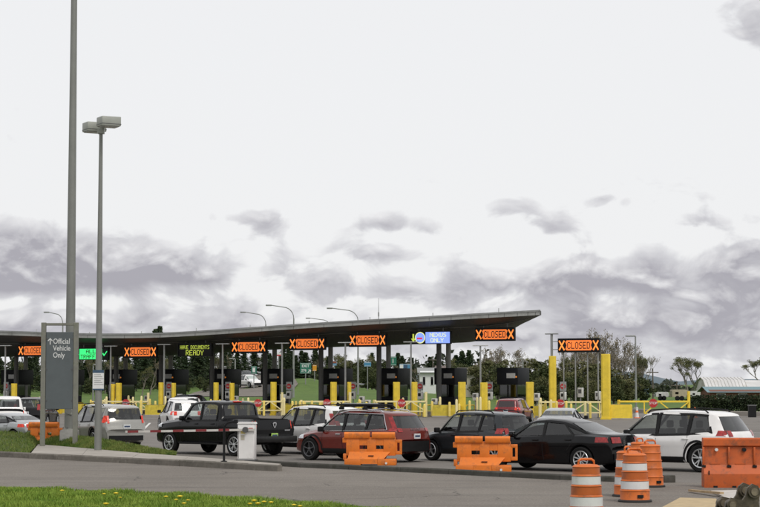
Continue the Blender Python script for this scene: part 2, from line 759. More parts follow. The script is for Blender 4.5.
def offset_poly(poly, d):
    n = len(poly)
    ar = sum(poly[i][0] * poly[(i + 1) % n][1] - poly[(i + 1) % n][0] * poly[i][1] for i in range(n))
    sg = 1 if ar > 0 else -1
    out = []
    for i in range(n):
        p0, p1, p2 = Vector(poly[i - 1]), Vector(poly[i]), Vector(poly[(i + 1) % n])
        e1, e2 = (p1 - p0).normalized(), (p2 - p1).normalized()
        n1, n2 = Vector((e1.y, -e1.x)) * sg, Vector((e2.y, -e2.x)) * sg
        b = (n1 + n2).normalized()
        c = max(.45, b.dot(n1))
        out.append(tuple(p1 + b * d / c))
    return out


WHEELS = {}


def wheel_meshes(r, style):
    k = (r, style)
    if k in WHEELS:
        return WHEELS[k]
    t = MB().lathe([(r * .66, -.10), (r * .9, -.115), (r * .98, -.09), (r, -.05), (r, .05), (r * .98, .09), (r * .9, .115), (r * .66, .10)], 28, axis='y', cap=False)
    t.lathe([(r * .66, -.10), (r * .6, -.06), (r * .6, .06), (r * .66, .10)], 28, axis='y', cap=False)
    tyre = t.mesh('wheel', TYRE, 40)
    rim = MB()
    rim.lathe([(r * .70, .098), (r * .66, .112), (r * .60, .10), (r * .585, .03)], 28, axis='y', cap=False)
    rim.lathe([(r * .16, .06), (r * .16, .085), (r * .09, .098), (.001, .10)], 14, axis='y', cap=False)
    n = 5 if style != 'ten' else 10
    for i in range(n):
        a = 2 * math.pi * i / n + .3
        for da in ((-.16, .16) if style == 'twin' else (0,)):
            ww = r * (.105 if style == 'twin' else (.2 if style == 'five' else .09))
            ca, sa = math.cos(a + da * .35), math.sin(a + da * .35)
            cb, sb = math.cos(a + da * 1.3), math.sin(a + da * 1.3)
            pa, pb = Vector((ca * r * .12, .075, sa * r * .12)), Vector((cb * r * .62, .09, sb * r * .62))
            rim.bar(pa, pb, .035, ww) if False else rim.bar(pa, pb, ww, .03)
    rimm = rim.mesh('rim', ALLOY if style != 'dark' else ALLOYD, 35)
    disc = MB().lathe([(.001, -.02), (r * .6, -.02), (r * .6, .0), (.001, .0)], 20, axis='y', cap=False)
    discm = disc.mesh('brake_disc', mat('brake_dark', (.02, .02, .02), .6, .3), 40)
    WHEELS[k] = (tyre, rimm, discm)
    return WHEELS[k]


def make_car(c, name, label, cat, pm, loc, head, wheel='five', glass=None, cut=True, lit=False, plate=PLATE, group=None, scale=None, clad=True, rails=False, chrome=False, bed=None):
    """c: Car shape; local +x is the direction of travel, +y the driver's side"""
    root = thing(name, label, cat, (0, 0, 0), 0, group)      # shaped at the origin, then set in its place
    h = c.L / 2
    body = c.loft(c.stations())
    bo = body.build('body', [pm, CABIN], root, 38)

    def volume():
        bm_ = bmesh.new()
        bm_.from_mesh(bo.data)
        v = bm_.calc_volume()
        bm_.free()
        return v

    def cutter(mb, least=.3):
        v0 = volume()
        for k, solver in enumerate(('EXACT', 'MANIFOLD', 'EXACT')):
            me = mb.mesh('cut', [pm, CABIN])
            me.polygons.foreach_set('material_index', [1] * len(me.polygons))
            o = link('cut', me, None, (.0031 * k, .0017 * k, .0023 * k))
            md = bo.modifiers.new('b', 'BOOLEAN')
            md.operation = 'DIFFERENCE'
            md.object = o
            md.solver = solver
            md.material_mode = 'TRANSFER'
            dg = bpy.context.evaluated_depsgraph_get()
            new = bpy.data.meshes.new_from_object(bo.evaluated_get(dg))
            bo.modifiers.clear()
            old = bo.data
            bo.data = new
            bpy.data.objects.remove(o)
            bpy.data.meshes.remove(me)
            v1 = volume()
            if least * v0 < v1 < v0 * 1.001 and v1 > 0:
                bpy.data.meshes.remove(old)
                return
            bo.data = old
            bpy.data.meshes.remove(new)
        print('CUT FAILED', name, label)

    wm = MB()
    for ax in c.axles:
        for sg in (-1, 1):
            y0, y1 = sorted((sg * (c.W / 2 - .34), sg * (c.W / 2 + .12)))
            wm.cyl((ax, y0, c.r), c.r + .055, y1 - y0, 30, axis='y')
    cutter(wm)
    if bed:
        cutter(MB().box(*bed))
    if cut:
        xs = [x for x in c.stations() if soft(c.top, x) - soft(c.belt, x) > .13]
        cutter(c.loft(xs, .075, floor=lambda x: soft(c.belt, x) - .42))
        sw = MB()
        for poly, _ in c.windows:
            sw.prism([(c.bow(x, c.yat(x, z)), z) for x, z in poly], -c.W, c.W)
        cutter(sw)
        for front, (z0, z1, y0, y1) in ((True, c.screen), (False, c.rear)):
            P0 = c.pane(z0, z1, y0, y1, front, .4, 10)
            P1 = c.pane(z0, z1, y0, y1, front, -.3, 10)
            mb = MB().grid(P0).grid(P1)
            n, m = len(P0), len(P0[0])
            per = [i * m for i in range(n)] + [(n - 1) * m + j for j in range(1, m)] + [i * m + m - 1 for i in range(n - 2, -1, -1)] + [j for j in range(m - 2, 0, -1)]
            for a, b in zip(per, per[1:] + per[:1]):
                mb.f.append((a, b, b + n * m, a + n * m))
                mb.m.append(0)
            cutter(mb)
    me = bo.data
    me.name = 'body'
    me.polygons.foreach_set('use_smooth', [True] * len(me.polygons))
    me.set_sharp_from_angle(angle=R(30))
    off = -.014 if cut else .006
    # glazing and its surrounds
    for poly, dark in c.windows:
        for sg in (-1, 1):
            V = [(c.bow(x, c.yat(x, z)), sg * (c.yat(x, z) + off), z) for x, z in poly]
            MB().add(V, [tuple(range(len(V)))]).build('side_window', (GLASSD if dark else GLASS) if glass is None else glass, root)
            mb = MB()
            out = offset_poly(poly, .052)
            inn = offset_poly(poly, -.006)
            n = len(poly)
            for yy in (.005, -.03):
                mb.add([(c.bow(x, c.yat(x, z)), sg * (c.yat(x, z) + yy), z) for x, z in out] + [(c.bow(x, c.yat(x, z)), sg * (c.yat(x, z) + yy), z) for x, z in inn],
                       [(i, (i + 1) % n, n + (i + 1) % n, n + i) for i in range(n)])
            mb.f += [(n + i, n + (i + 1) % n, 3 * n + (i + 1) % n, 3 * n + i) for i in range(n)]
            mb.m += [0] * n
            mb.build('window_frame', TRIM, root)
    for (wa, _), (wb, _) in zip(c.windows, c.windows[1:]):
        quad = [wa[0], wa[-1], wb[2], wb[1]]
        for sg in (-1, 1):
            P = []
            for j in range(7):
                u = -.04 + 1.08 * j / 6
                row = []
                for (xa, za), (xb, zb) in ((quad[0], quad[1]), (quad[3], quad[2])):
                    x, z = xa + (xb - xa) * u, za + (zb - za) * u
                    row.append((c.bow(x, c.yat(x, z)), sg * (c.yat(x, z) + .0085), z))
                P.append(row)
            MB().grid(P).build('pillar_trim', TRIM, root)
    if chrome:
        f_, q_ = c.windows[0][0], c.windows[-1][0]
        loop = offset_poly([q_[0], f_[1], f_[2], f_[3], q_[3]], .045)
        for sg in (-1, 1):
            P = []
            for (xa, za), (xb, zb) in zip(loop, loop[1:] + loop[:1]):
                for k in range(6):
                    x, z = xa + (xb - xa) * k / 6, za + (zb - za) * k / 6
                    y = c.yat(x, z)
                    P.append((c.bow(x, y), sg * (y + .008), z))
            MB().tube(P + P[:1], .013, 5, cap=False).build('chrome_surround', CHROME, root, 60)
    MB().grid(c.pane(*c.screen, True, off)).build('windscreen', GLASS if glass is None else glass, root, 40)
    MB().grid(c.pane(*c.rear, False, off)).build('rear_window', GLASSD if glass is None else glass, root, 40)
    # seats behind the glass
    if cut:
        fl = c.belt[len(c.belt) // 2][1] - .42
        for sx in c.seats:
            for sg in (-1, 1):
                lim = soft(c.top, sx - .28) - .13
                s = MB().box(sx - .22, sx + .28, sg * .36 - .24, sg * .36 + .24, fl, fl + .16, bev=.04)
                s.box(sx - .34, sx - .2, sg * .36 - .23, sg * .36 + .23, fl + .05, min(fl + .62, lim), bev=.05)
                if fl + .84 < lim:
                  s.box(sx - .33, sx - .22, sg * .36 - .13, sg * .36 + .13, fl + .64, fl + .84, bev=.04)
                s.build('seat', SEAT, root, 40)
    # wheels
    ty, rm, dm = wheel_meshes(c.r, wheel)
    for ax in c.axles:
        for sg in (-1, 1):
            wo = link('wheel', ty, root, (ax, sg * (c.W / 2 - .135), c.r))
            if sg < 0:
                wo.rotation_euler = (0, 0, math.pi)
            link('rim', rm, wo)
            link('brake_disc', dm, wo)
    # arches and sills
    if clad:
        for ax in c.axles:
            for sg in (-1, 1):
                mb = MB()
                for rr0, rr1, o_ in ((c.r + .05, c.r + .115, .008),):
                    P = []
                    for i in range(17):
                        a = R(-12) + R(204) * i / 16
                        row = []
                        for rr in (rr0, rr1):
                            x, z = ax + rr * math.cos(a), c.r + rr * math.sin(a)
                            x = max(-h + .02, min(h - .02, x))
                            row.append((c.bow(x, c.yat(x, z)), sg * (c.yat(x, z) + o_), z))
                        row.insert(0, (row[0][0], row[0][1] - sg * .06, row[0][2]))
                        P.append(row)
                    mb.grid(P)
                mb.build('wheel_arch', TRIM, root, 40)
        zl = interp(c.low, 0)
        for sg in (-1, 1):
            MB().grid(c.side_patch(c.axles[0] + c.r + .1, c.axles[1] - c.r - .1, zl + .005, zl + .17, .008, sg)).build('sill_trim', TRIM, root, 40)
    zr = interp(c.low, -h)
    MB().grid(c.end_patch(-c.W * .365, c.W * .365, zr + .01, zr + c.bump, .012, nz=3)).build('rear_bumper', TRIM, root, 40)
    MB().grid(c.end_patch(-c.W * .33, c.W * .33, interp(c.low, h) + .05, interp(c.low, h) + .3, .012, True, nz=3)).build('front_grille', TRIM, root, 40)
    # lamps
    for sg in (-1, 1):
        x0, x1, z0, z1, y0 = c.tail
        mb = MB().grid(c.side_patch(x0, x1, z0 + .02, z1, .010, sg, 6, 3))
        if y0 > 0:
            mb.grid(c.end_patch(*sorted((sg * y0, sg * c.W * .385)), z0, z1, .012, nz=3))
        mb.build('taillight', REDLIT if lit else REDL, root, 40)
        if getattr(c, 'tail2', None):
            d0, d1, z0, z1 = c.tail2
            P = []
            for j in range(9):
                z = z0 + (z1 - z0) * j / 8
                row = []
                for dx in (d0, (d0 + d1) / 2, d1):
                    x = c.xend(z) + dx
                    y = c.yat(x, z)
                    row.append((c.bow(x, y), sg * (y + .012), z))
                P.append(row)
            MB().grid(P).build('taillight', REDLIT if lit else REDL, root, 40)
        hx = h - .42
        mb = MB().grid(c.side_patch(hx, h - .06, c.hl[0], c.hl[1], .022, sg, 14, 4))
        mb.build('headlight', LAMPW, root, 40)
    if plate:
        z = c.platez
        x = c.xend(z)
        p = MB().box(x - .035, x - .008, -.15, .15, z - .08, z + .08).build('license_plate', plate, root)
        MB().box(x - .040, x - .034, -.12, .12, z - .03, z + .03).build('plate_lettering', PINK, p)
    # mirrors, handles, door seams
    mx = c.mirror
    for sg in (-1, 1):
        y = c.yat(mx[0], mx[1])
        s = MB()
        s.box(mx[0] - .06, mx[0] + .08, *sorted((sg * (y + .05), sg * (y + .24))), mx[1] - .02, mx[1] + .15, bev=.035)
        s.bar((mx[0] + .02, sg * (y - .03), mx[1]), (mx[0] + .02, sg * (y + .1), mx[1] + .03), .05)
        s.build('door_mirror', TRIM if clad else pm, root, 40)
        for hx, hz in c.handles:
            y = c.yat(hx, hz)
            MB().box(hx - .1, hx + .1, *sorted((sg * (y - .005), sg * (y + .035))), hz - .018, hz + .018, bev=.01).build('door_handle', CHROME if chrome else pm, root, 40)
        for seam in c.seams:
            mb = MB()
            for (xa, za), (xb, zb) in zip(seam, seam[1:]):
                n = 5
                P = []
                for i in range(n + 1):
                    x, z = xa + (xb - xa) * i / n, za + (zb - za) * i / n
                    d = Vector((xb - xa, zb - za)).normalized()
                    row = []
                    for q in (-.006, .006):
                        X_, Z_ = x - d.y * q, z + d.x * q
                        row.append((c.bow(X_, c.yat(X_, Z_)), sg * (c.yat(X_, Z_) + .003), Z_))
                    P.append(row)
                mb.grid(P)
            mb.build('door_seam', CABIN, root)
    if rails:
        for sg in (-1, 1):
            x0, x1, zr_ = rails
            yy = c.W / 2 * c.roofw * .93
            MB().tube([(x0, sg * yy, soft(c.top, x0) - .03), (x0 + .1, sg * yy, soft(c.top, x0 + .1) + .03), ((x0 + x1) / 2, sg * yy, zr_ + .04), (x1 - .1, sg * yy, soft(c.top, x1 - .1) + .03), (x1, sg * yy, soft(c.top, x1) - .03)], .02, 6).build('roof_rail', CHROME if chrome else TRIM, root, 60)
    root.location = loc
    root.rotation_euler = (0, 0, head)
    if scale:
        root.scale = (scale,) * 3
    return root


def suv(L=4.65, W=1.88, H=1.66, r=.365, wb=2.75, tailz=(.86, 1.06), box=.0, hood=1.02, rake=.38, taily=.30, **kw):
    """two-box shape; box=1 makes the tail upright"""
    h = L / 2
    fa = h - .88
    ra = fa - wb
    z = H / 1.66
    rx = -h + rake
    cx = h - 1.02
    top = [(-h, .62 * z), (-h + .015, .80 * z), (-h + .05, .98 * z), (-h + .10, 1.045 * z), (rx - .07, (H - .15)), (rx - .02, H - .085), (rx + .35, H - .035), (-.5, H - .005), (-.1, H), (.28, H - .03), (.50, H - .09),
           (cx - .06, hood * z + .055), (cx + .06, hood * z + .0), (h - .6, hood * z - .055), (h - .26, hood * z - .14), (h - .1, hood * z - .25), (h - .02, hood * z - .40), (h, hood * z - .5)]
    belt = [(-h, 1.0 * z), (-1.2, 1.005 * z), (.5, .955 * z), (cx, .925 * z), (h, .78 * z)]
    bz = lambda x: interp(belt, x) + .035
    rt = lambda x: interp(top, x) - .115
    xa = cx - .06
    sl = (H - .09 - hood * z - .055) / (.50 - xa)
    wsx = lambda zz: .50 + (zz - (H - .09)) / sl
    B0, B1 = -.02, .06
    C0, C1 = -1.0, -.93
    f = [(B1, bz(B1)), (wsx(bz(.9) + .02) - .20, bz(.9) + .01), (wsx(rt(.4)) - .16, rt(.30) - .01), (.26, rt(.2)), (B1 + .02, rt(.1))]
    m = [(C1, bz(C1)), (B0, bz(B0)), (B0 - .02, rt(0)), (C1 - .02, rt(C1))]
    q0 = rx + .10
    q = [(q0 - .10 * (1 - box) + .02, bz(-1.6) + .05), (C0 - .02, bz(C0)), (C0 - .05, rt(C0)), (q0 + .18 * (1 - box), rt(q0 + .2) - .01)]
    k = dict(L=L, W=W, r=r, top=top, belt=belt, axles=(ra, fa), xmid=-.2, windows=[(f, False), (m, True), (q, True)], screen=(hood * z + .10, H - .12, W * .40, W * .34), rear=(1.06 * z + .03, H - .17, W * .37, W * .325),
             tail=(-h + .03, -h + .36, tailz[0] * z, tailz[1] * z, min(W * taily, W * .345)), hl=(.72 * z, .84 * z), platez=.84 * z, mirror=(.86, bz(.86) - .01), handles=[(.18, .88 * z), (-.88, .89 * z)],
             seams=[[(.98, .92 * z), (1.0, .6 * z), (.92, .36)], [(.02, bz(0) - .03), (.02, .55), (-.02, .36)], [(-.98, bz(-1) - .03), (-1.0, .85), (-.86, .62)]], seats=(.15, -.75), bump=.34, low=[(-h, .34), (-h + .5, .24), (h - .5, .24), (h, .3)])
    k.update(kw)
    return Car(**k)


def sedan(L=4.9, W=1.88, H=1.45, r=.35, wb=2.9, **kw):
    h = L / 2
    fa = h - .92
    ra = fa - wb
    top = [(-h, .62), (-h + .03, .86), (-h + .07, .985), (-h + .16, 1.035), (-h + .55, 1.06), (-h + .75, 1.08), (-.95, H - .10), (-.62, H - .03), (-.2, H), (.25, H - .03), (.5, H - .10), (1.28, 1.0), (1.4, .96), (h - .5, .86), (h - .2, .76), (h - .05, .62), (h, .5)]
    belt = [(-h, .95), (-1.5, 1.0), (.4, .95), (1.3, .90), (h, .7)]
    bz = lambda x: interp(belt, x) + .03
    rt = lambda x: interp(top, x) - .10
    f = [(-.10, bz(-.1)), (.90, bz(.9)), (.36, rt(.30)), (-.06, rt(0))]
    m = [(-1.12, bz(-1.1)), (-.17, bz(-.2)), (-.15, rt(-.15)), (-.70, rt(-.68))]
    q = [(-1.55, bz(-1.5) + .02), (-1.18, bz(-1.2)), (-.80, rt(-.8) - .02), (-1.0, rt(-1.0) - .03)]
    k = dict(L=L, W=W, r=r, top=top, belt=belt, axles=(ra, fa), xmid=-.2, roofw=.72, windows=[(f, False), (m, True), (q, True)], screen=(1.03, H - .12, W * .40, W * .33), rear=(1.11, H - .13, W * .38, W * .32),
             tail=(-h + .03, -h + .42, .80, .96, W * .2), hl=(.62, .72), platez=.72, mirror=(.80, bz(.8) - .02), handles=[(.1, .86), (-.95, .88)], seams=[[(.98, .90), (1.0, .6), (.92, .32)], [(-.13, bz(0) - .03), (-.12, .55), (-.16, .32)], [(-1.2, .98), (-1.15, .8), (-.95, .6)]],
             seats=(.05, -.8), bump=.22, low=[(-h, .3), (-h + .5, .2), (h - .5, .2), (h, .22)], bowr=.2)
    k.update(kw)
    return Car(**k)


def pickup_shape():
    L, W = 5.82, 2.05
    h = L / 2
    top = [(-h, .9), (-h + .02, 1.22), (-h + .05, 1.335), (-1.12, 1.335), (-1.08, 1.36), (-1.0, 1.78), (-.9, 1.90), (-.6, 1.95), (.2, 1.955), (.62, 1.92), (.85, 1.84), (1.46, 1.33), (1.58, 1.27), (h - .5, 1.21), (h - .2, 1.14), (h - .05, .95), (h, .7)]
    belt = [(-h, 1.22), (-1, 1.24), (.6, 1.22), (1.5, 1.2), (h, 1.05)]
    bz = lambda x: interp(belt, x) + .035
    rt = 1.83
    f = [(.12, bz(.1)), (1.12, bz(1.1)), (.70, rt - .07), (.45, rt), (.12, rt + .01)]
    m = [(-.82, bz(-.8)), (.03, bz(0)), (.03, rt + .01), (-.60, rt), (-.80, rt - .06)]
    return Car(L=L, W=W, r=.405, top=top, belt=belt, axles=(-1.86, 1.88), xmid=-.2, roofw=.80, hoodw=.86, windows=[(f, False), (m, True)], screen=(1.37, 1.86, W * .40, W * .35), rear=(1.42, 1.80, W * .36, W * .35),
               tail=(-h + .02, -h + .1, .98, 1.26, W * .40), hl=(.98, 1.12), platez=.74, mirror=(.98, bz(1) - .0), handles=[(.25, 1.12), (-.68, 1.13)], seams=[[(1.3, 1.16), (1.3, .7), (1.25, .46)], [(.08, 1.22), (.08, .46)], [(-.92, 1.24), (-.92, .8), (-.92, .46)], [(-1.1, 1.3), (-1.1, .46)]],
               seats=(.35, -.5), bump=.02, low=[(-h, .66), (-h + .4, .5), (-2.4, .4), (2.3, .36), (h, .42)], bowr=.05, bowf=.2, planpts=[(-h, .95), (-h + .1, .975), (0, 1), (h - .7, .985), (h - .25, .94), (h, .84)])
# ------------------------------------------------------------------ the row of booths: line, direction, spacing
U = Vector((.8956, -.4448, 0))
N = Vector((.4448, .8956, 0))
P0 = Vector((8.94, 150.4, 0))
ROW = math.atan2(U.y, U.x)


def row(s, t, z=0.0):
    p = P0 + U * s + N * t
    return Vector((p.x, p.y, z))


def row_s(px, t):
    lo, hi = -140, 60
    for _ in range(50):
        m = (lo + hi) / 2
        p = row(m, t)
        if 380 + F * p.x / (p.y * math.cos(PITCH)) < px:
            lo = m
        else:
            hi = m
    return m


def at_row(px, t, z=0.0):
    return row(row_s(px, t), t, z)


def yrow(px):
    return 150.4 + (495 - px) * .0415


# ------------------------------------------------------------------ ground materials
ASPH = ground_mat('asphalt_plaza', [(.14, .128, .116), ((.195, .18, .163), .12, .35, .7, .7, (1, 1, 1)), ((.07, .066, .064), .5, .55, .75, .55, (1, .25, 1)), ((.30, .28, .26), 18, .48, .70, .5, (1, 1, 1)), ((.05, .05, .05), 3.2, .62, .7, .4, (1, 1, 1))], crack=(.16, .012, .8))
ROADM = ground_mat('asphalt_road', [(.145, .128, .110), ((.195, .175, .152), .25, .35, .7, .8, (1, .5, 1)), ((.11, .10, .093), .9, .5, .75, .5, (.3, 1, 1)), ((.36, .33, .30), 20, .48, .70, .6, (1, 1, 1)), ((.06, .056, .052), 26, .50, .70, .6, (1, 1, 1)), ((.085, .078, .07), .8, .5, .7, .5, (.07, 1.3, 1)), ((.075, .07, .065), .45, .60, .72, .45, (.35, 1.2, 1))], crack=(.22, .010, .75))
CONC = ground_mat('concrete_walk', [(.30, .275, .245), ((.38, .35, .31), .6, .35, .7, .7, (1, 1, 1)), ((.17, .155, .135), 2.2, .52, .75, .5, (1, 1, 1)), ((.44, .41, .37), 30, .5, .75, .3, (1, 1, 1))])
KERBM = ground_mat('kerb_concrete', [(.16, .145, .125), ((.09, .083, .07), .8, .38, .65, .8, (1, 1, 1)), ((.25, .23, .2), 5, .5, .72, .5, (1, 1, 1)), ((.05, .052, .035), 3, .55, .75, .5, (1, 1, 3))])
KERBD = ground_mat('kerb_dark', [(.055, .053, .045), ((.10, .095, .085), 1.2, .4, .7, .7, (1, 1, 1)), ((.03, .032, .02), 4, .5, .75, .6, (1, 1, 1))])
LAWN = ground_mat('lawn_ground', [(.07, .125, .02), ((.11, .175, .035), .25, .35, .7, .7, (1, 1, 1)), ((.05, .075, .02), 1.5, .45, .7, .6, (1, 1, 1)), ((.16, .15, .07), .6, .55, .75, .35, (1, 1, 1))])
SOIL = ground_mat('verge_ground', [(.05, .075, .018), ((.09, .10, .035), 1.2, .35, .7, .7, (1, 1, 1)), ((.10, .085, .05), 3, .52, .75, .5, (1, 1, 1))])


def terr(x, y):
    l = sm(30, -4, x)
    l2 = sm(-6, -22, x)
    z = 1.55 * l * sm(186, 262, y) + 2.6 * l2 * sm(255, 350, y)
    z += 1.9 * math.exp(-((x + 11.5) / 7) ** 2 - ((y - 275) / 16) ** 2)
    z += .45 * sm(15, 60, x) * sm(175, 240, y)
    return z


def ground_sheet():
    xs = [-6000, -2500, -900, -400, -200] + [-120 + 5 * i for i in range(49)] + [200, 400, 900, 2500, 6000]
    ys = [-40, -10, 20, 40, 60, 90, 120, 150, 170, 180] + [186 + 6 * i for i in range(36)] + [420, 480, 600, 900, 1500, 3000, 6000, 9000]
    P = [[(x, y, terr(x, y) - .02) for x in xs] for y in ys]
    o = MB().grid(P).build('ground', LAWN, None, 60)
    tag(o, kind='structure')


ground_sheet()


def sheet(name, pts, z, m, follow=False, kind='structure'):
    o = MB().add([(p[0], p[1], (terr(p[0], p[1]) if follow else 0) + z) for p in pts], [tuple(range(len(pts)))]).build(name, m)
    o.data.flip_normals() if o.data.polygons[0].normal.z < 0 else None
    return tag(o, kind=kind)


# plaza asphalt under the whole queue and the booths
sheet('plaza_pavement', [(-75, 36), (75, 36), (75, 150), (60, 176), (18, 178), (-34, 186), (-75, 196)], .0, ASPH)
# front road: between the near grass and the kerbed island
ke = [G(-60, 455), G(0, 457.0), G(120, 463), G(278, 471.5)]
rd = [(-34, 34), (40, 34), (40, 52.5)]
kl = [(250, 464.5), (300, 467.5), (400, 472), (500, 477), (560, 480), (615, 482), (668, 482.5)]
kpts = [G(*p) for p in kl]
sheet('front_road', [(-34, 36), (22, 36), (22, 43.5), (kpts[-1].x + .2, kpts[-1].y + .05)] + [(p.x, p.y + .1) for p in kpts[-2::-1]] + [(-15, 72), (-34, 84)], .004, ROADM)


def kerb_run(name, pts, h, wd, m, seg=1.8, label=None):
    """kerb built of separate stones; pts run along its front foot"""
    root = bpy.data.objects.new(name, None)
    COL.objects.link(root)
    tag(root, kind='structure')
    acc = []
    for a, b in zip(pts, pts[1:]):
        L = (b - a).length
        n = max(1, round(L / seg))
        acc += [a + (b - a) * i / n for i in range(n)]
    acc.append(pts[-1])
    for i, (a, b) in enumerate(zip(acc, acc[1:])):
        d = (b - a).normalized()
        nn = Vector((-d.y, d.x, 0))
        if nn.y < 0:
            nn = -nn
        g = .008
        a2, b2 = a + d * g, b - d * g
        dz = rnd.uniform(-.008, .008)
        dd = nn * rnd.uniform(-.012, .012)
        V = []
        for p in (a2, b2):
            p = p + dd
            for o_, z in ((-.015, -.05), (0.0, h - .035 + dz), (.03, h + dz), (wd, h + dz), (wd, -.05)):
                q = p + nn * o_
                V.append((q.x, q.y, z))
        MB().add(V, [(0, 1, 6, 5), (1, 2, 7, 6), (2, 3, 8, 7), (3, 4, 9, 8), (0, 4, 3, 2, 1), (5, 6, 7, 8, 9)]).build('kerb_stone', m, root)
    return root


kerb_run('island_kerb', ke, .19, .17, KERBM)
kerb_run('lane_kerb', kpts, .15, .16, KERBD, 2.4)
# kerb chunk closing the end of the island towards the lanes
tip = [G(278, 471.5), G(284, 468)]


def walk_pt(px, py, z=.185):
    return G(px, py, z)


def kerb_back(px, z):
    p = G(px, interp([(-60, 455), (0, 457), (120, 463), (278, 471.5)], px) if px > -60 else 455 + (px + 60) / 30)
    return Vector((p.x + .03, p.y + .195, z))


# concrete walk: slabs between front kerb and grass / lanes
def walk():
    root = bpy.data.objects.new('sidewalk', None)
    COL.objects.link(root)
    tag(root, kind='structure')
    fr = [(29, 450.2), (80, 453.0), (130, 455.6), (180, 458.8), (230, 462.0), (277, 465.6)]
    bk = [(38, 444.2), (88, 448.4), (140, 452.8), (190, 456.4), (236, 459.8), (281, 463.6)]
    for i in range(len(fr) - 1):
        a, b, c_, d = kerb_back(fr[i][0], .185), kerb_back(fr[i + 1][0], .185), walk_pt(*bk[i + 1]), walk_pt(*bk[i])
        cc = (a + b + c_ + d) / 4
        q = [cc + (p - cc) * .994 for p in (a, b, c_, d)]
        dz = rnd.uniform(-.006, .004)
        V = [(p.x, p.y, p.z + dz) for p in q] + [(p.x, p.y, -.03) for p in q]
        MB().add(V, [(0, 1, 2, 3), (0, 4, 5, 1), (1, 5, 6, 2), (2, 6, 7, 3), (3, 7, 4, 0)]).build('paving_slab', CONC, root)
    bed_ = [kerb_back(p[0], .185) for p in fr] + [walk_pt(*p) for p in bk[::-1]]
    MB().add([(p.x, p.y, .15) for p in bed_], [tuple(range(len(bed_)))]).build('joint_bed', KERBM, root)


walk()

# grassy mound behind the walk
MOUND = []


def mound():
    # the foot follows the kerb where the walk ends, the crest keeps its own line
    # stations across the picture: foot at the walk, crest, back foot
    st = [(-70, 446.3, 429.5), (-16, 447.9, 430.5), (27, 449.9, 433.0), (37, 444.0, 433.6), (70, 446.4, 436.0), (100, 449.2, 439.6), (130, 451.8, 445.4), (155, 453.8, 450.2), (176, 455.2, 454.0)]
    P = []
    for px, yf, yc in st:
        f = kerb_back(px, .175) if px < 30 else G(px, yf, .19)
        old = G(px, interp([(-70, 442.9), (-16, 443.2), (36, 443.8), (70, 446.4), (100, 449.2), (130, 451.8), (155, 453.8), (176, 455.2)], px), .19)
        c_ = A(px, yc, old.y + 3.2 - 2.2 * sm(60, 176, px))
        b = Vector((c_.x - .4, c_.y + 2.4, -.02))
        rowp = []
        for i in range(9):
            t = i / 8
            p = f.lerp(c_, t)
            p.z = .16 + (c_.z - .16) * (t * t * (3 - 2 * t) * .55 + .45 * t)
            rowp.append(p)
        rowp += [c_.lerp(b, .3) + Vector((0, 0, .1 * (c_.z + .02))), c_.lerp(b, .65), b]
        P.append(rowp)
    # refine along
    Q = []
    for a, b in zip(P, P[1:]):
        for k in range(6):
            Q.append([p.lerp(q, k / 6) for p, q in zip(a, b)])
    Q.append(P[-1])
    MOUND.extend(Q)
    tag(MB().grid(Q).build('grass_verge', SOIL, None, 60), kind='structure')


mound()

# near grass
FG = [G(-40, 488), G(0, 489), G(60, 491), G(120, 494), G(180, 497), G(240, 501), G(300, 505), G(350, 509.5), G(400, 515)]
sheet('near_lawn', [(p.x, p.y) for p in FG] + [(2.2, 30), (-14, 30)], .02, SOIL)


def grass_blades(name, spots, hmin, hmax, m, label):
    mb = MB()
    r = random.Random(5)
    for p, k in spots:
        hh = r.uniform(hmin, hmax) * k
        a = r.uniform(0, math.pi)
        wd = r.uniform(.006, .012)
        dx, dy = math.cos(a) * wd, math.sin(a) * wd
        lx, ly = r.gauss(0, .35) * hh, r.gauss(0, .35) * hh
        x, y, z = p
        o = len(mb.v)
        mb.v += [(x - dx, y - dy, z), (x + dx, y + dy, z), (x + dx * .7 + lx * .4, y + dy * .7 + ly * .4, z + hh * .6), (x - dx * .7 + lx * .4, y - dy * .7 + ly * .4, z + hh * .6), (x + lx, y + ly, z + hh)]
        mb.f += [(o, o + 1, o + 2, o + 3), (o + 3, o + 2, o + 4)]
        mb.m += [0, 0]
    return tag(mb.build(name, m, None, fix=False), label, 'grass', kind='stuff')


BLADE = leaf_mat('grass_blade', (.11, .20, .02), (.23, .31, .05), 1.3)
BLADE2 = leaf_mat('grass_blade_verge', (.065, .12, .02), (.17, .20, .05), 1.8)


def near_grass():
    r = random.Random(3)
    sp = []
    while len(sp) < 70000:
        i = r.randrange(len(FG) - 1)
        a, b = FG[i], FG[i + 1]
        p = a.lerp(b, r.random())
        d = r.random() ** 1.3 * 11
        p = Vector((p.x, p.y - d + r.gauss(0, .06) + .10 * math.sin(p.x * 3.1) * math.sin(p.x * 7.3 + 1), .02))
        if -12 < p.x < 1.5:
            sp.append((p, 1 + .6 * math.sin(p.x * 2.1 + 1) * math.sin(p.y * 1.7)))
    grass_blades('near_grass', sp, .05, .11, BLADE, 'bright short lawn grass with dandelions along the road')


near_grass()


def mound_grass():
    r = random.Random(9)
    sp = []
    n, m = len(MOUND), len(MOUND[0])
    for _ in range(34000):
        i, j = r.randrange(n - 1), r.randrange(m - 1)
        u, v = r.random(), r.random()
        p = MOUND[i][j].lerp(MOUND[i + 1][j], u).lerp(MOUND[i][j + 1].lerp(MOUND[i + 1][j + 1], u), v)
        sp.append((p, 1))
    grass_blades('verge_grass', sp, .05, .13, BLADE2, 'uneven grass covering the mound behind the concrete walk')


mound_grass()
DANDY = mat('dandelion_yellow', (.80, .60, .03), .7, var=.15)
STEMM = mat('dandelion_stem', (.12, .2, .05), .7)


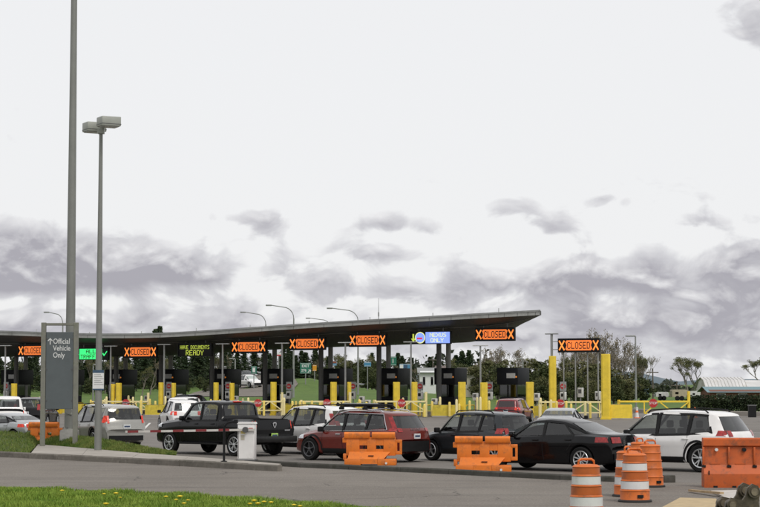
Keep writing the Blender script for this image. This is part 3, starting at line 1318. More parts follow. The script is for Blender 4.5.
def dandelions():
    proto = None
    spots = [(116, 494), (104, 493.3), (62, 491), (166, 497), (180, 498.2), (176, 499.5), (271, 503), (264, 502.2), (254, 501.8), (294, 505), (250, 504), (106, 505.4), (300, 506), (120, 497), (188, 500), (184, 504), (258, 505)]
    for i, (x, y) in enumerate(spots):
        p = G(x, y, .13)
        if proto is None:
            proto = thing('dandelion', 'small yellow dandelion flower in the near grass', 'flower', (p.x, p.y, .02), 0, 'dandelions in the near grass')
            MB().tube([(0, 0, 0), (.01, 0, .07), (0, 0, .115)], .005, 5).build('stem', STEMM, proto)
            f = MB()
            f.lathe([(.012, .105), (.038, .118), (.045, .13), (.036, .142), (.012, .147)], 10)
            for k in range(12):
                a = k * math.pi / 6
                f.bar((math.cos(a) * .03, math.sin(a) * .03, .132), (math.cos(a) * .055, math.sin(a) * .055, .136), .012, .005)
            f.build('flower_head', DANDY, proto, 40)
        else:
            k = rnd.uniform(.75, 1.25)
            dup(proto, (p.x, p.y, .02), rnd.uniform(0, 6), scale=k)


dandelions()

# painted line on the plaza and a far lane line
WLINE = mat('road_paint', (.62, .61, .58), .7, var=.25, vscale=3, dirt=(.2, .19, .18, .5), dscale=3)
for a, b, wd in ((G(724, 431.5), G(775, 433.5), .14), (G(735, 441), G(790, 444), .14), (G(140, 433), G(150, 423), .14)):
    d = (b - a).normalized()
    nn = Vector((-d.y, d.x, 0)) * wd / 2
    sheet('lane_marking', [a - nn, b - nn, b + nn, a + nn], .005, WLINE)
# ------------------------------------------------------------------ canopy
MARKS = [(8, 'at the dark far end of the canopy'), (62, 'near the CLOSED sign behind the grey board'), (116, 'near the green ALL TRAFFIC sign'), (168, 'near the CLOSED sign between ALL TRAFFIC and HAVE DOCUMENTS'), (222, 'near the HAVE DOCUMENTS READY sign'), (278, 'near the CLOSED sign just after HAVE DOCUMENTS READY'), (338, 'near the second CLOSED sign after HAVE DOCUMENTS READY'), (400, 'near the CLOSED sign next to NEXUS ONLY'), (464, 'near the NEXUS ONLY sign'), (524, 'near the CLOSED sign under the canopy tip'), (9999, 'near the lone CLOSED sign')]


def near(px):
    for lim, ph in MARKS:
        if px < lim:
            return ph


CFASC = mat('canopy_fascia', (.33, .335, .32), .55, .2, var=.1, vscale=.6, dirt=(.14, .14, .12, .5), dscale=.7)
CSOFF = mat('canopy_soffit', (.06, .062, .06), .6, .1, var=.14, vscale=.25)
CTOP = mat('canopy_roof', (.25, .25, .24), .8)
STEELG = mat('steel_grey', (.26, .265, .26), .5, .35, var=.12, vscale=2)
STEELD = mat('steel_dark', (.10, .10, .10), .5, .4, var=.15, vscale=2)
BLACK = mat('matt_black', (.008, .008, .009), .6, var=.2, spec=.25)


def canopy():
    root = thing('booth_canopy', 'long dark wing-shaped canopy over the inspection booths', 'canopy', (0, 0, 0))
    tz_px = [(-400, 331), (-120, 329.5), (0, 331.5), (40, 333.2), (80, 334.6), (120, 335), (160, 334.4), (200, 332.0), (240, 329.4), (300, 325), (380, 320.3), (440, 316.8), (500, 313.4), (541, 311.2), (600, 308)]
    kz_px = [(-400, 352), (0, 357), (140, 357), (230, 351.5), (280, 349), (360, 346), (440, 343.5), (500, 341), (600, 338)]
    T0, T1 = -1.5, 19.0

    def zfront(s):
        p = row(s, T0)
        px = 380 + F * p.x / p.y
        return CH + (HZ - soft(tz_px, px, 30)) * p.y / F

    def zkeel(s):
        p = row(s, 9)
        px = 380 + F * p.x / p.y
        return CH + (HZ - soft(kz_px, px, 30)) * p.y / F

    SR0 = row_s(541, T0)
    na, nb = 60, 16
    SL = -86
    top, bot = [], []
    for i in range(na + 1):
        a = i / na
        a = 1 - (1 - a) ** 1.8
        rt_, rb_ = [], []
        for j in range(nb + 1):
            b = j / nb
            t = T0 + (T1 - T0) * b
            sr = SR0 - 11.2 * b
            s = SL + (sr - SL) * a
            d = sr - s
            zt = zfront(min(s + 5.5 * b, SR0)) - .10 * math.sin(math.pi * b)
            zk = zkeel(s)
            belly = math.sin(math.pi * min(1, max(0, b))) ** .62
            e = 1 - (1 - min(1, d / 5.2)) ** 1.9
            th = .30 + max(.2, (zt - .30 - zk)) * belly * e
            p = row(s, t)
            rt_.append((p.x, p.y, zt))
            rb_.append((p.x, p.y, zt - th))
        top.append(rt_)
        bot.append(rb_)
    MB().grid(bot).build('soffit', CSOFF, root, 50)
    MB().grid([[(x, y, z + .02) for x, y, z in r] for r in top]).build('roof_deck', CTOP, root, 50)

    def strip(edge_t, edge_b, off, name, m, u0=0.0, u1=1.0):
        P = []
        for a, b in zip(edge_t, edge_b):
            a, b = Vector(a), Vector(b)
            P.append([a.lerp(b, u0) + off, a.lerp(b, u1) + off])
        mb = MB().grid(P)
        mb.grid([[p + N * .05 for p in r] for r in P])
        mb.build(name, m, root, 40)
    f_t, f_b = [r[0] for r in top], [r[0] for r in bot]
    strip([(x, y, z + .06) for x, y, z in f_t], f_b, -N * .04, 'fascia', CFASC)
    strip([(x, y, z + .10) for x, y, z in f_t], [(x, y, z - .03) for x, y, z in f_t], -N * .10, 'gutter', STEELG)
    strip([r[-1] for r in top], [r[-1] for r in bot], N * .04, 'rear_fascia', CFASC)
    strip(top[-1], bot[-1], U * .03, 'end_fascia', CFASC)
    for i in range(3, na, 2):
        a_, b_ = Vector(f_t[i]) - N * .046, Vector(f_b[i]) - N * .046
        MB().bar(a_ + Vector((0, 0, .0)), b_, .03, .02).build('fascia_joint', STEELD, root)
    # soffit panel joints: thin ribs that follow the underside
    for i in range(4, na, 3):
        P = [[Vector(p) - U * .03 - Vector((0, 0, .012)), Vector(p) + U * .03 - Vector((0, 0, .012))] for p in bot[i]]
        MB().grid(P).build('soffit_rib', STEELD, root)
    # flashing lip along the front of the soffit
    P = [[Vector(r[1]) - Vector((0, 0, .02)), Vector(r[1]).lerp(Vector(r[2]), .12) - Vector((0, 0, .02))] for r in bot]
    MB().grid(P).build('soffit_lip', STEELG, root)
    return zkeel, zfront


ZK, ZF = canopy()
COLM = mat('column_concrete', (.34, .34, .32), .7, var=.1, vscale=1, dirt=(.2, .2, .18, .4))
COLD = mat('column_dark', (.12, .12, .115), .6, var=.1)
col_px = [444, 384, 326, 270, 217, 166, 121, 68, 21, -30]
for i, px in enumerate(col_px):
    for k, dp in enumerate((-5, 4.5)):
        t = 9.0 + (-1.2 if k == 0 else 1.4)
        p = at_row(px + dp, t)
        s_ = row_s(px + dp, t)
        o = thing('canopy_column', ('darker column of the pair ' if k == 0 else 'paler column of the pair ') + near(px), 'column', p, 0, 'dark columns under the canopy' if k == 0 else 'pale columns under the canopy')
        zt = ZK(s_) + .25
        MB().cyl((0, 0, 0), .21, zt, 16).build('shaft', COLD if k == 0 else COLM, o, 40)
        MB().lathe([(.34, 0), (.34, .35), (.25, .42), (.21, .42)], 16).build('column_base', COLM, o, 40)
# ------------------------------------------------------------------ lane signs
LED_O = mat('led_orange', (.74, .165, .028), .6, var=.14, vscale=30, emit=.70)
LED_X = mat('led_orange_bright', (.90, .24, .04), .6, var=.06, vscale=30, emit=.85)
LED_G = mat('led_green', (.04, .80, .20), .6, var=.1, vscale=30, emit=.8)
LED_Y = mat('led_yellow', (.55, .66, .08), .6, var=.1, vscale=30, emit=.5)
LED_B = mat('led_blue', (.22, .33, .92), .6, var=.1, vscale=30, emit=.75)
LED_W = mat('led_yellowish', (.75, .78, .30), .6, var=.1, emit=.7)
UNLIT = mat('led_unlit', (.03, .008, .004), .5, var=.2)


def sign_case(root, w_, h_):
    MB().box(-w_ / 2, w_ / 2, 0, .28, -h_ / 2, h_ / 2, bev=.03).build('housing', BLACK, root, 40)
    f = MB()
    for a in (-1, 1):
        f.box(a * w_ / 2 - .05 if a > 0 else a * w_ / 2 - .01, a * w_ / 2 + .01 if a > 0 else a * w_ / 2 + .05, -.06, .02, -h_ / 2 - .01, h_ / 2 + .01)
    f.box(-w_ / 2 + .05, w_ / 2 - .05, -.06, .02, h_ / 2 - .04, h_ / 2 + .01)
    f.box(-w_ / 2 + .05, w_ / 2 - .05, -.06, .02, -h_ / 2 - .01, -h_ / 2 + .04)
    f.build('visor_frame', BLACK, root)


def hangers(root, ztop, w_, h_):
    for a in (-.3, .3):
        MB().bar((a * w_, .16, h_ / 2 - .01), (a * w_, .16, ztop), .07).build('hanger', STEELD, root)


def closed_face(root):
    pan = MB().prism([(-.96, -.38), (.96, -.38), (1.07, -.26), (.97, 0), (1.07, .26), (.96, .38), (-.96, .38), (-1.07, .26), (-.97, 0), (-1.07, -.26)], -.012, -.003).build('lit_field', LED_O, root)
    dots('CLOSED', .052, .074, -.014, fill=1.0).build('lettering', UNLIT, root)
    for a in (-1, 1):
        mb = MB()
        for q, yy in ((-1, -.010), (1, -.014)):
            mb.bar((a * 1.36 - .21, yy, -q * .36), (a * 1.36 + .21, yy, q * .36), .012, .105)
        mb.build('lit_cross', LED_X, root)


def closed_sign(p, label, ztop=None, rot=ROW, k=1.0):
    r = thing('lane_sign', label, 'sign', p, rot, None, k)
    sign_case(r, 3.3, 1.04)
    closed_face(r)
    if ztop:
        hangers(r, (ztop - p[2]) / k, 3.3, 1.04)
    return r


def sign_pos(px, py, t=-.3):
    s = row_s(px, t)
    p = row(s, t)
    return Vector((p.x, p.y, A(px, py, p.y).z)), s


CL = [(140, 351.8, 'orange CLOSED lane sign hanging beside the HAVE DOCUMENTS READY sign, towards ALL TRAFFIC'), (248.5, 346.8, 'orange CLOSED lane sign hanging above the lane just after HAVE DOCUMENTS READY'),
      (307, 343.6, 'orange CLOSED lane sign hanging above the white car behind the pickup'), (367.5, 340.2, 'orange CLOSED lane sign hanging next to the blue NEXUS ONLY sign'), (495, 334.3, 'orange CLOSED lane sign hanging under the upswept tip of the canopy'),
      (33, 350.5, 'orange CLOSED lane sign partly behind the grey Official Vehicle Only board')]
for px, py, lab in CL:
    p, s = sign_pos(px, py)
    closed_sign(p, lab, ZF(s) - .45)
# green lane sign
p, s = sign_pos(92, 354)
r = thing('lane_sign', 'green ALL TRAFFIC lane sign behind the lamp pole', 'sign', p, ROW)
sign_case(r, 3.3, 1.04)
MB().box(-1.34, 1.02, -.012, -.003, -.45, .45).build('lit_field', LED_G, r)
dots('ALL', .058, .050, -.014, cx=-.15, cz=.22).build('lettering', UNLIT, r)
dots('TRAFFIC', .052, .050, -.014, cx=-.15, cz=-.22).build('lettering', UNLIT, r)
MB().prism([(1.06, .02), (1.22, -.2), (1.55, .2), (1.50, .26), (1.23, -.06), (1.12, .10)], -.012, -.004).build('lit_arrow', LED_G, r)
MB().prism([(-1.38, -.02), (-1.58, .12), (-1.58, -.16)], -.012, -.004).build('lit_arrow', LED_G, r)
hangers(r, ZF(s) - .45 - p.z, 3.3, 1.04)
# documents sign
p, s = sign_pos(194.5, 349.8)
r = thing('message_sign', 'black message sign reading HAVE DOCUMENTS READY in yellow', 'sign', p, ROW)
sign_case(r, 3.3, 1.1)
dots('HAVE DOCUMENTS', .0345, .045, -.006, cz=.22, fill=.9).build('lettering', LED_Y, r)
dots('READY', .060, .062, -.006, cz=-.24, fill=.9).build('lettering', LED_Y, r)
hangers(r, ZF(s) - .45 - p.z, 3.3, 1.1)
# trusted-traveller sign
p, s = sign_pos(430.5, 337.6)
r = thing('lane_sign', 'blue NEXUS ONLY lane sign with yellow arrow and round badge', 'sign', p, ROW)
sign_case(r, 3.5, 1.02)
MB().box(-.42, 1.70, -.012, -.003, -.44, .44).build('lit_field', LED_B, r)
dots('NEXUS', .049, .046, -.014, cx=.66, cz=.21).build('lettering', LED_W, r)
dots('ONLY', .049, .046, -.014, cx=.58, cz=-.21).build('lettering', LED_W, r)
b_ = MB().lathe([(.45, .003), (.45, .012), (.40, .014)], 28, (-.90, -.015, 0), axis='y').build('badge', LED_W, r)
MB().lathe([(.385, .0), (.385, .004)], 28, (-.90, -.022, 0), axis='y').build('badge_disc', LED_B, b_)
MB().box(-1.17, -.70, -.030, -.023, -.13, .02).build('badge_mark', mat('led_red', (.7, .05, .12), .6, emit=.5), b_)
MB().prism([(-1.56, .30), (-1.42, .30), (-1.42, -.06), (-1.29, -.06), (-1.49, -.36), (-1.69, -.06), (-1.56, -.06)], -.012, -.004).build('lit_arrow', LED_Y, r)
hangers(r, ZF(s) - .45 - p.z, 3.5, 1.02)
# free standing closed sign on its post
p, s = sign_pos(579, 345.3, -2.0)
r = closed_sign(p, 'orange CLOSED lane sign on its own post clear of the canopy', None)
for a in (-1.3, -.35, .62, 1.45):
    MB().cyl((a, .2, -p.z), .055, p.z - .45, 8).build('support_post', STEELG, r, 40)
MB().cyl((-2.25, .2, -p.z), .10, p.z + .85, 10).build('mast', STEELG, r, 40)
m_ = MB()
for z in (-.3, .3):
    m_.bar((-2.2, .2, z), (-1.6, .2, z), .06)
m_.build('bracket', STEELG, r)
MB().box(-2.75, -1.75, .05, .35, .85, .93, bev=.02).build('lamp_head', STEELG, r)
# soffit cameras, one over each lane
CAMM = mat('camera_grey', (.42, .43, .43), .5)
cp = None
for px, py in ((36, 338.5), (89, 341.5), (141, 341), (196, 338), (250, 335), (309, 331), (370, 327.5), (433, 323.5), (499, 319)):
    s = row_s(px, 1.2)
    q = row(s, 1.2)
    z = A(px, py, q.y).z
    if cp is None:
        cp = thing('soffit_camera', 'small soffit camera ' + near(px), 'camera', (q.x, q.y, z), ROW, 'dome cameras under the canopy')
        MB().cyl((0, 0, .1), .04, .75, 8).build('stem', CAMM, cp, 40)
        MB().lathe([(.05, .2), (.16, .14), (.19, .02), (.15, -.1), (.02, -.16)], 14).build('dome', CAMM, cp, 40)
    else:
        dup(cp, (q.x, q.y, z), ROW, 'small soffit camera ' + near(px))

# ------------------------------------------------------------------ booths and islands
YEL = mat('safety_yellow', (.78, .57, .045), .55, var=.10, vscale=2, dirt=(.30, .23, .06, .35), dscale=1.6)
YELP = mat('pale_yellow', (.74, .58, .14), .6, var=.1, vscale=2, dirt=(.3, .27, .16, .4), dscale=2)
CREAM = mat('cream_paint', (.76, .66, .34), .6, var=.1, vscale=2, dirt=(.3, .28, .22, .35), dscale=2)
NOSE = mat('nose_yellow', (.60, .47, .045), .7, var=.2, vscale=1.2, dirt=(.04, .037, .025, .95), dscale=1.6)
BOOTH = mat('booth_dark', (.009, .010, .013), .55, 0, var=.15, vscale=1, spec=.2)
BGL = glass_mat('booth_glass', (.08, .10, .11))
WHITE = mat('white_board', (.62, .63, .62), .5, var=.08)
WBOX = mat('white_cabinet', (.58, .58, .55), .5, var=.1, dirt=(.3, .28, .25, .4))
SRED = mat('sign_red', (.42, .02, .022), .45, var=.1)
GREYB = mat('grey_board', (.30, .31, .31), .5)
bpx = [513, 450.5, 394, 336.5, 277, 225, 172.5, 121, 68, 17, -38]
blab = ['standing clear beyond the canopy tip', 'by the columns under the NEXUS ONLY sign', 'beyond the CLOSED sign next to NEXUS ONLY', 'under the CLOSED sign above the white car behind the pickup', 'right of the far white car on the ramp', 'by the lane below the HAVE DOCUMENTS READY sign', 'beside the queue of white cars ahead of the pickup', 'beyond the notice on the slim lamp pole', 'behind the tall bare pole', 'beyond the white pickup', 'at the dark far end of the canopy']


def booth_proto():
    r = thing('inspection_booth', '', 'booth')
    MB().box(-.80, .80, -1.0, 1.1, .28, 1.35, bev=.04).build('lower_wall', BOOTH, r)
    for x in (-.80, .80):
        for y in (-1.0, 1.1):
            w_ = MB().box(x - .05 if x > 0 else x, x if x > 0 else x + .05, y if y < 0 else y - .05, y + .05 if y < 0 else y, 1.35, 2.35)
            w_.build('corner_post', BOOTH, r)
    MB().box(-.74, .74, -.985, -.965, 1.36, 2.34).build('window', BGL, r)
    MB().box(-.785, -.765, -.94, 1.04, 1.36, 2.34).build('window', BGL, r)
    MB().box(.765, .785, -.94, 1.04, 1.36, 2.34).build('window', BGL, r)
    MB().box(-.70, .70, .9, .95, 1.36, 2.34).build('window', BGL, r)
    MB().box(-.3, .3, -.2, .3, .3, 1.05, bev=.05).build('desk', BOOTH, r)
    MB().box(-.95, .95, -1.25, 1.3, 2.352, 3.75, bev=.05).build('head_cabinet', BOOTH, r, 40)
    MB().box(-.05, .72, -1.275, -1.252, 2.90, 3.30).build('placard', mat('placard_grey', (.46, .46, .45), .5), r)
    MB().cyl((.80, -1.27, 3.0), .07, .03, 12, axis='y').build('amber_lamp', AMBER, r, 40)
    MB().box(-.9, .9, -1.3, 1.3, .0, .278, bev=.03).build('plinth', YEL, r)
    return r


bp = booth_proto()
booths = []
for i, px in enumerate(bpx):
    q = at_row(px, 10)
    b = bp if i == 0 else dup(bp, q)
    b.location = (q.x, q.y, .14)
    b.rotation_euler = (0, 0, ROW)
    b['label'] = 'dark inspection booth ' + blab[i]
    booths.append(q)
# raised islands from nose to past the booth
for i, q in enumerate(booths):
    if q.x < -45:
        continue
    a = q + N * 6
    b = q - N * 11
    wv = U * .95
    P = [a - wv, a + wv, b + wv, b - wv]
    V = [(p.x, p.y, .14) for p in P] + [(p.x, p.y, -.03) for p in P]
    o = MB().add(V, [(0, 1, 2, 3), (0, 4, 5, 1), (1, 5, 6, 2), (2, 6, 7, 3), (3, 7, 4, 0)]).build('lane_island', CONC)
    tag(o, kind='structure')


def block(px0, px1, py0, py1, label, m=NOSE, dep=1.4, cap=False):
    pc = (px0 + px1) / 2
    Y = G(pc, py1).y
    x0, x1 = WX(px0, Y, py1), WX(px1, Y, py1)
    h_ = A(pc, py0, Y).z
    r = thing('crash_block', label, 'barrier block', ((x0 + x1) / 2, Y, 0), ROW * .35)
    w_ = (x1 - x0) / 2
    MB().prism([(-w_, 0), (w_, 0), (w_ * .97, h_ - .08), (w_ * .90, h_), (-w_ * .90, h_), (-w_ * .97, h_ - .08)], 0, dep).build('concrete_block', m, r)
    MB().box(-w_ * 1.02, w_ * 1.02, -.05, dep + .05, -.02, .10, bev=.02).build('footing', CONC, r)
    MB().box(-w_ * .85, w_ * .85, .1, dep - .1, h_ - .01, h_ + .02).build('top_plate', STEELD, r)
    return r


block(432, 461, 405, 417, 'streaked yellow crash block beside the closed gate under NEXUS ONLY')
block(528.5, 546, 406, 417, 'small streaked yellow crash block beyond the dark red car')
block(144.5, 163, 405, 416, 'streaked yellow crash block above the red and white arm')
block(280, 299, 404.5, 415, 'streaked yellow crash block between the pickup tail and the white car')
block(354, 372, 405, 416, 'streaked yellow crash block behind the roof rack of the red car')
block(603, 632, 404.5, 419.5, 'clean bright yellow crash block at the foot of the tall yellow post', YEL)
block(204, 222, 405, 416, 'streaked yellow crash block behind the cab of the black pickup')
block(62, 82, 404, 414, 'streaked yellow crash block behind the tall bare pole')

# tall and mid-height square yellow posts
def ypost(px, y0, y1, wpx, label, Yb=None, group=None, cap=True):
    Y = Yb or yrow(px) - 2
    h_ = A(px, y0, Y).z
    wd = wpx * Y / F
    r = thing('yellow_post', label, 'post', (WX(px, Y), Y, .0), ROW, group)
    MB().box(-wd / 2, wd / 2, -.16, .16, 0, h_, bev=.03).build('post_shaft', YEL, r)
    MB().box(-wd / 2 + .06, -wd / 2 + .10, -.175, -.162, .3, h_ - .1).build('edge_strip', mat('post_strip', (.42, .33, .03), .6), r)
    MB().box(-wd / 2 - .05, wd / 2 + .05, -.21, .21, 0, .12).build('base_plate', YEL, r)
    return r


ypost(606, 354, 405, 8.5, 'tallest square yellow post, rising from the clean yellow block', 139.5)
ypost(552.8, 356, 405, 6.5, 'tall square yellow post next to the mast of the lone CLOSED sign')
for px, y0, wp in ((462, 382, 6.8), (414.5, 382, 5), (484, 382.5, 6.5), (530, 382, 7), (396.5, 382, 6), (349.3, 382, 2.8), (333.6, 382, 5.4), (273.5, 382, 5), (216, 382.5, 4), (161, 382.5, 4), (173.6, 383, 3.2), (113, 384, 3.2), (118.6, 383, 5), (14, 383.5, 5), (61, 384, 3), (232, 383, 3.6)):
    ypost(px, y0, 405, wp, 'square chest-high yellow post ' + near(px), yrow(px) - 1.5, 'yellow guard posts by the booths')
# round bollards
bol = []
rb = random.Random(4)
for px in (420, 424.5, 432, 440, 449.5, 456.5, 469.5, 477, 481.5, 489, 497, 503, 517, 521, 540.5, 545, 566, 571, 585, 590, 598.5, 366.5, 374, 386, 402, 407, 300, 296, 312, 320, 343, 357.5, 360, 243, 238, 284, 292.5, 264, 180, 184, 150, 155.5, 165.5, 206, 211, 220, 91, 99.5, 105, 130, 136, 141, 33, 38, 18, 22, 50) + tuple(rb.uniform(0, 600) for _ in range(46)):
    bol.append((px, rb.uniform(-5.0, 1.0), rb.choice((0, 0, 1))))
bprot = {}
for px, t, kind in bol:
    q = at_row(px, t)
    h_ = 1.0 + .25 * kind + rb.uniform(0, .35)
    if kind not in bprot:
        o = thing('bollard', 'slim pale yellow steel bollard on the booth islands' if kind == 0 else 'slim cream steel bollard on the booth islands', 'bollard', q, 0, 'pale yellow bollards on the booth islands' if kind == 0 else 'cream bollards on the booth islands')
        MB().lathe([(.095, 0), (.095, .93), (.07, .985), (.02, 1.0)], 12).build('tube', YELP if kind == 0 else CREAM, o, 50)
        MB().lathe([(.15, 0), (.15, .03), (.1, .04)], 12).build('base_flange', STEELD, o, 50)
        bprot[kind] = o
    else:
        o = dup(bprot[kind], q)
    o.scale = (1, 1, h_)
    o['label'] = ('slim pale yellow bollard ' if kind == 0 else 'slim cream bollard ') + near(px)
# lane-closed discs on readers
dprot = None
for px, py in ((6, 386), (58.5, 386), (112, 386), (169, 385.3), (228, 385), (289, 385), (353, 385), (420, 385), (489.5, 385), (563, 385)):
    q = at_row(px, 2.5)
    zc = A(px, py, q.y).z
    if dprot is None:
        dprot = thing('card_reader', 'red disc reader on a post ' + near(px), 'reader', q, ROW, 'red disc readers before the booths')
        MB().cyl((0, .06, 0), .05, zc + .35, 8).build('post', STEELG, dprot, 40)
        MB().box(-.27, .27, -.01, .03, zc - .36, zc + .36, bev=.01).build('board', GREYB, dprot)
        dd = MB().cyl((0, -.03, zc), .22, .02, 20, axis='y').build('red_disc', SRED, dprot, 40)
        MB().box(-.13, .13, -.040, -.031, zc - .035, zc + .035).build('disc_bar', mat('disc_pale', (.5, .42, .4), .5), dd)
        MB().box(-.22, .22, -.12, .2, zc - 1.05, zc - .42, bev=.03).build('cabinet', WBOX, dprot, 40)
        MB().box(-.12, .12, -.135, -.121, zc - .8, zc - .55).build('screen', BLACK, dprot)
    else:
        o = dup(dprot, q, ROW)
        o['label'] = 'red disc reader on a post ' + near(px)
# extra white cabinets
wp_ = None
for px, z0, t in ((475.5, 1.35, 1.0), (537, 1.3, 1.5), (580.5, 1.6, 0), (598, 1.4, 1), (283, 1.2, .5), (362, 1.1, .5), (368, .9, 0), (434.5, 1.0, 0), (236, 1.1, 1), (180, 1.2, 1), (147, 1.1, 2)):
    q = at_row(px, t)
    if wp_ is None:
        wp_ = thing('terminal_cabinet', 'small white terminal cabinet ' + near(px), 'cabinet', q, ROW, 'white terminal cabinets')
        MB().cyl((0, 0, 0), .05, 1.3, 8).build('post', STEELG, wp_, 40)
        MB().box(-.2, .2, -.16, .16, 1.25, 1.85, bev=.03).build('cabinet', WBOX, wp_, 40)
        MB().box(-.13, .13, -.17, -.161, 1.5, 1.75).build('screen', STEELD, wp_)
    else:
        dup(wp_, q, ROW, 'small white terminal cabinet ' + near(px), scale=(1, 1, z0 / 1.3))


# swing gates with stop signs
def octo(r_):
    return [(r_ * math.cos(R(22.5 + 45 * k)), r_ * math.sin(R(22.5 + 45 * k))) for k in range(8)]


def gate(x0, x1, xs, pytop, label, m, flip=False, truss=(.45, 1.0), stop=True):
    """gate from pixel x0 to x1, hinged at the trussed end"""
    Y = yrow((x0 + x1) / 2) - 3
    a, b = WX(x0, Y), WX(x1, Y)
    zt = A((x0 + x1) / 2, pytop, Y).z
    r = thing('swing_gate', label, 'gate', (a, Y, 0))
    L = b - a
    rail = MB().bar((0, 0, zt), (L, 0, zt), .10, .13).build('top_rail', m, r)
    ta, tb = L * truss[0], L * truss[1]
    lo = .42
    MB().bar((ta, 0, lo), (tb, 0, lo), .09).build('bottom_rail', m, r)
    n = max(2, round((tb - ta) / 1.1))
    for k in range(n):
        xa, xb = ta + (tb - ta) * k / n, ta + (tb - ta) * (k + 1) / n
        MB().bar((xa, 0, lo if k % 2 == 0 else zt), (xb, 0, zt if k % 2 == 0 else lo), .08).build('brace', m, r)
    MB().bar((ta, 0, lo), (ta, 0, zt), .08).build('upright', m, r)
    for x_, hh in ((0, zt + .12), (L, zt + .75)):
        MB().cyl((x_, .12, 0), .11, hh, 10).build('gate_post', m, r, 40)
    if stop:
        xx = WX(xs, Y) - a
        s = MB().prism([(xx + p_[0], zt - .12 + p_[1]) for p_ in octo(.33)], -.10, -.07).build('stop_sign', SRED, r)
        text('stop_lettering', 'STOP', .24, WHITE, s, (xx, -.105, zt - .12), bold=.004)
    return r


gate(619, 689, 653, 401.5, 'long yellow truss gate with STOP sign right of the yellow block', YEL, truss=(.36, 1.0))
gate(540, 602, 560, 402, 'cream truss gate with STOP sign in front of the lone CLOSED sign', CREAM, truss=(.5, 1))
gate(375, 426, 401.5, 401.5, 'cream truss gate with STOP sign behind the red car and its roof rack', CREAM, truss=(.42, 1))
gate(301, 350, 327, 401.5, 'cream truss gate with STOP sign behind the white car', CREAM, truss=(.5, 1))
gate(229, 282, 258, 401.5, 'cream truss gate with STOP sign behind the bed of the black pickup', CREAM, truss=(.55, 1))
gate(103, 148, 126, 401.5, 'cream truss gate with STOP sign behind the grey car', CREAM, truss=(.55, 1))
gate(14, 58, 40, 399.5, 'plain yellow truss gate beyond the white pickup', YEL, truss=(.5, 1), stop=False)

# T-shaped light masts in front of the booths
lp = None
for px, y0 in ((5, 346), (110.5, 346.5), (164, 345), (222.5, 344.3), (282, 343.6), (345.3, 343), (411, 342.4), (480.5, 346)):
    q = at_row(px, -.9)
    h_ = A(px, y0, q.y).z
    if lp is None:
        lp = thing('light_mast', 'thin T-shaped light mast ' + near(px), 'lamp post', q, ROW, 'T-shaped masts in front of the booths')
        MB().cyl((0, 0, 0), .085, h_, 8, .07).build('mast', STEELG, lp, 40)
        MB().box(-.62, .62, -.12, .12, h_, h_ + .07, bev=.02).build('lamp_head', mat('lamp_pale', (.5, .51, .5), .5), lp)
        MB().box(-.2, .2, -.22, .22, 0, .3, bev=.03).build('foot', CONC, lp)
        lh = h_
    else:
        dup(lp, q, ROW, 'thin T-shaped light mast ' + near(px), scale=(1, 1, h_ / lh))

# low yellow hoop rails along the islands
hp = None
for px, t in ((428, .5), (470, 2), (505, 2.5), (540, 3), (372, 1), (408, 2.5), (312, .5), (345, 2.5), (255, .5), (288, 2.5), (200, .8), (236, 2.5), (146, 1), (182, 2.5), (98, 1), (130, 2.5), (44, 1), (78, 2.5), (24, 2)):
    q = at_row(px, t)
    if hp is None:
        hp = thing('hoop_rail', 'low yellow hoop rail ' + near(px), 'rail', q, ROW + R(90), 'yellow hoop rails on the booth islands')
        MB().tube([(-.9, 0, 0), (-.9, 0, .72), (-.82, 0, .84), (-.7, 0, .88), (.7, 0, .88), (.82, 0, .84), (.9, 0, .72), (.9, 0, 0)], .055, 8).build('hoop', YEL, hp, 50)
        MB().bar((-.85, 0, .42), (.85, 0, .42), .06).build('mid_rail', YEL, hp)
    else:
        dup(hp, q, ROW + R(90), 'low yellow hoop rail ' + near(px))
# ------------------------------------------------------------------ far setting
# ramp road climbing behind the booths
def ramp():
    pts = [(232, 392.5, 5.5), (240, 391, 6.0), (250, 388.5, 6.5), (247, 384, 6), (243, 380, 5.5), (250, 376.6, 5), (268, 375, 4.5)]
    Ys = [232, 246, 262, 285, 305, 330, 360]
    l, r_ = [], []
    for (px, py, wd), Y in zip(pts, Ys):
        x = WX(px, Y)
        l.append(Vector((x - wd, Y, 0)))
        r_.append(Vector((x + wd, Y, 0)))
    P = []
    for i in range(len(l) - 1):
        for k in range(6):
            a, b = l[i].lerp(l[i + 1], k / 6), r_[i].lerp(r_[i + 1], k / 6)
            P.append([Vector((a.lerp(b, j / 6).x, a.y, terr(a.lerp(b, j / 6).x, a.y) + .05)) for j in range(7)])
    tag(MB().grid(P).build('ramp_road', ROADM, None, 60), kind='structure')


ramp()
WOOD = mat('bark', (.10, .085, .07), .9, var=.25, vscale=3)
BARKP = mat('bark_pale', (.17, .15, .125), .9, var=.25, vscale=3)
NEEDLE = leaf_mat('conifer_needles', (.018, .034, .016), (.050, .072, .030), .5)
LEAFD = leaf_mat('evergreen_leaves', (.030, .042, .015), (.075, .088, .032), .5)
LEAFM = leaf_mat('olive_leaves', (.06, .068, .024), (.13, .125, .055), .45)
LEAFO = leaf_mat('spring_leaves', (.075, .085, .03), (.14, .14, .055), .4)
BUD = leaf_mat('tree_buds', (.15, .12, .08), (.22, .19, .11), .6)
HEDGE = leaf_mat('hedge_leaves', (.013, .022, .010), (.035, .05, .018), .8)


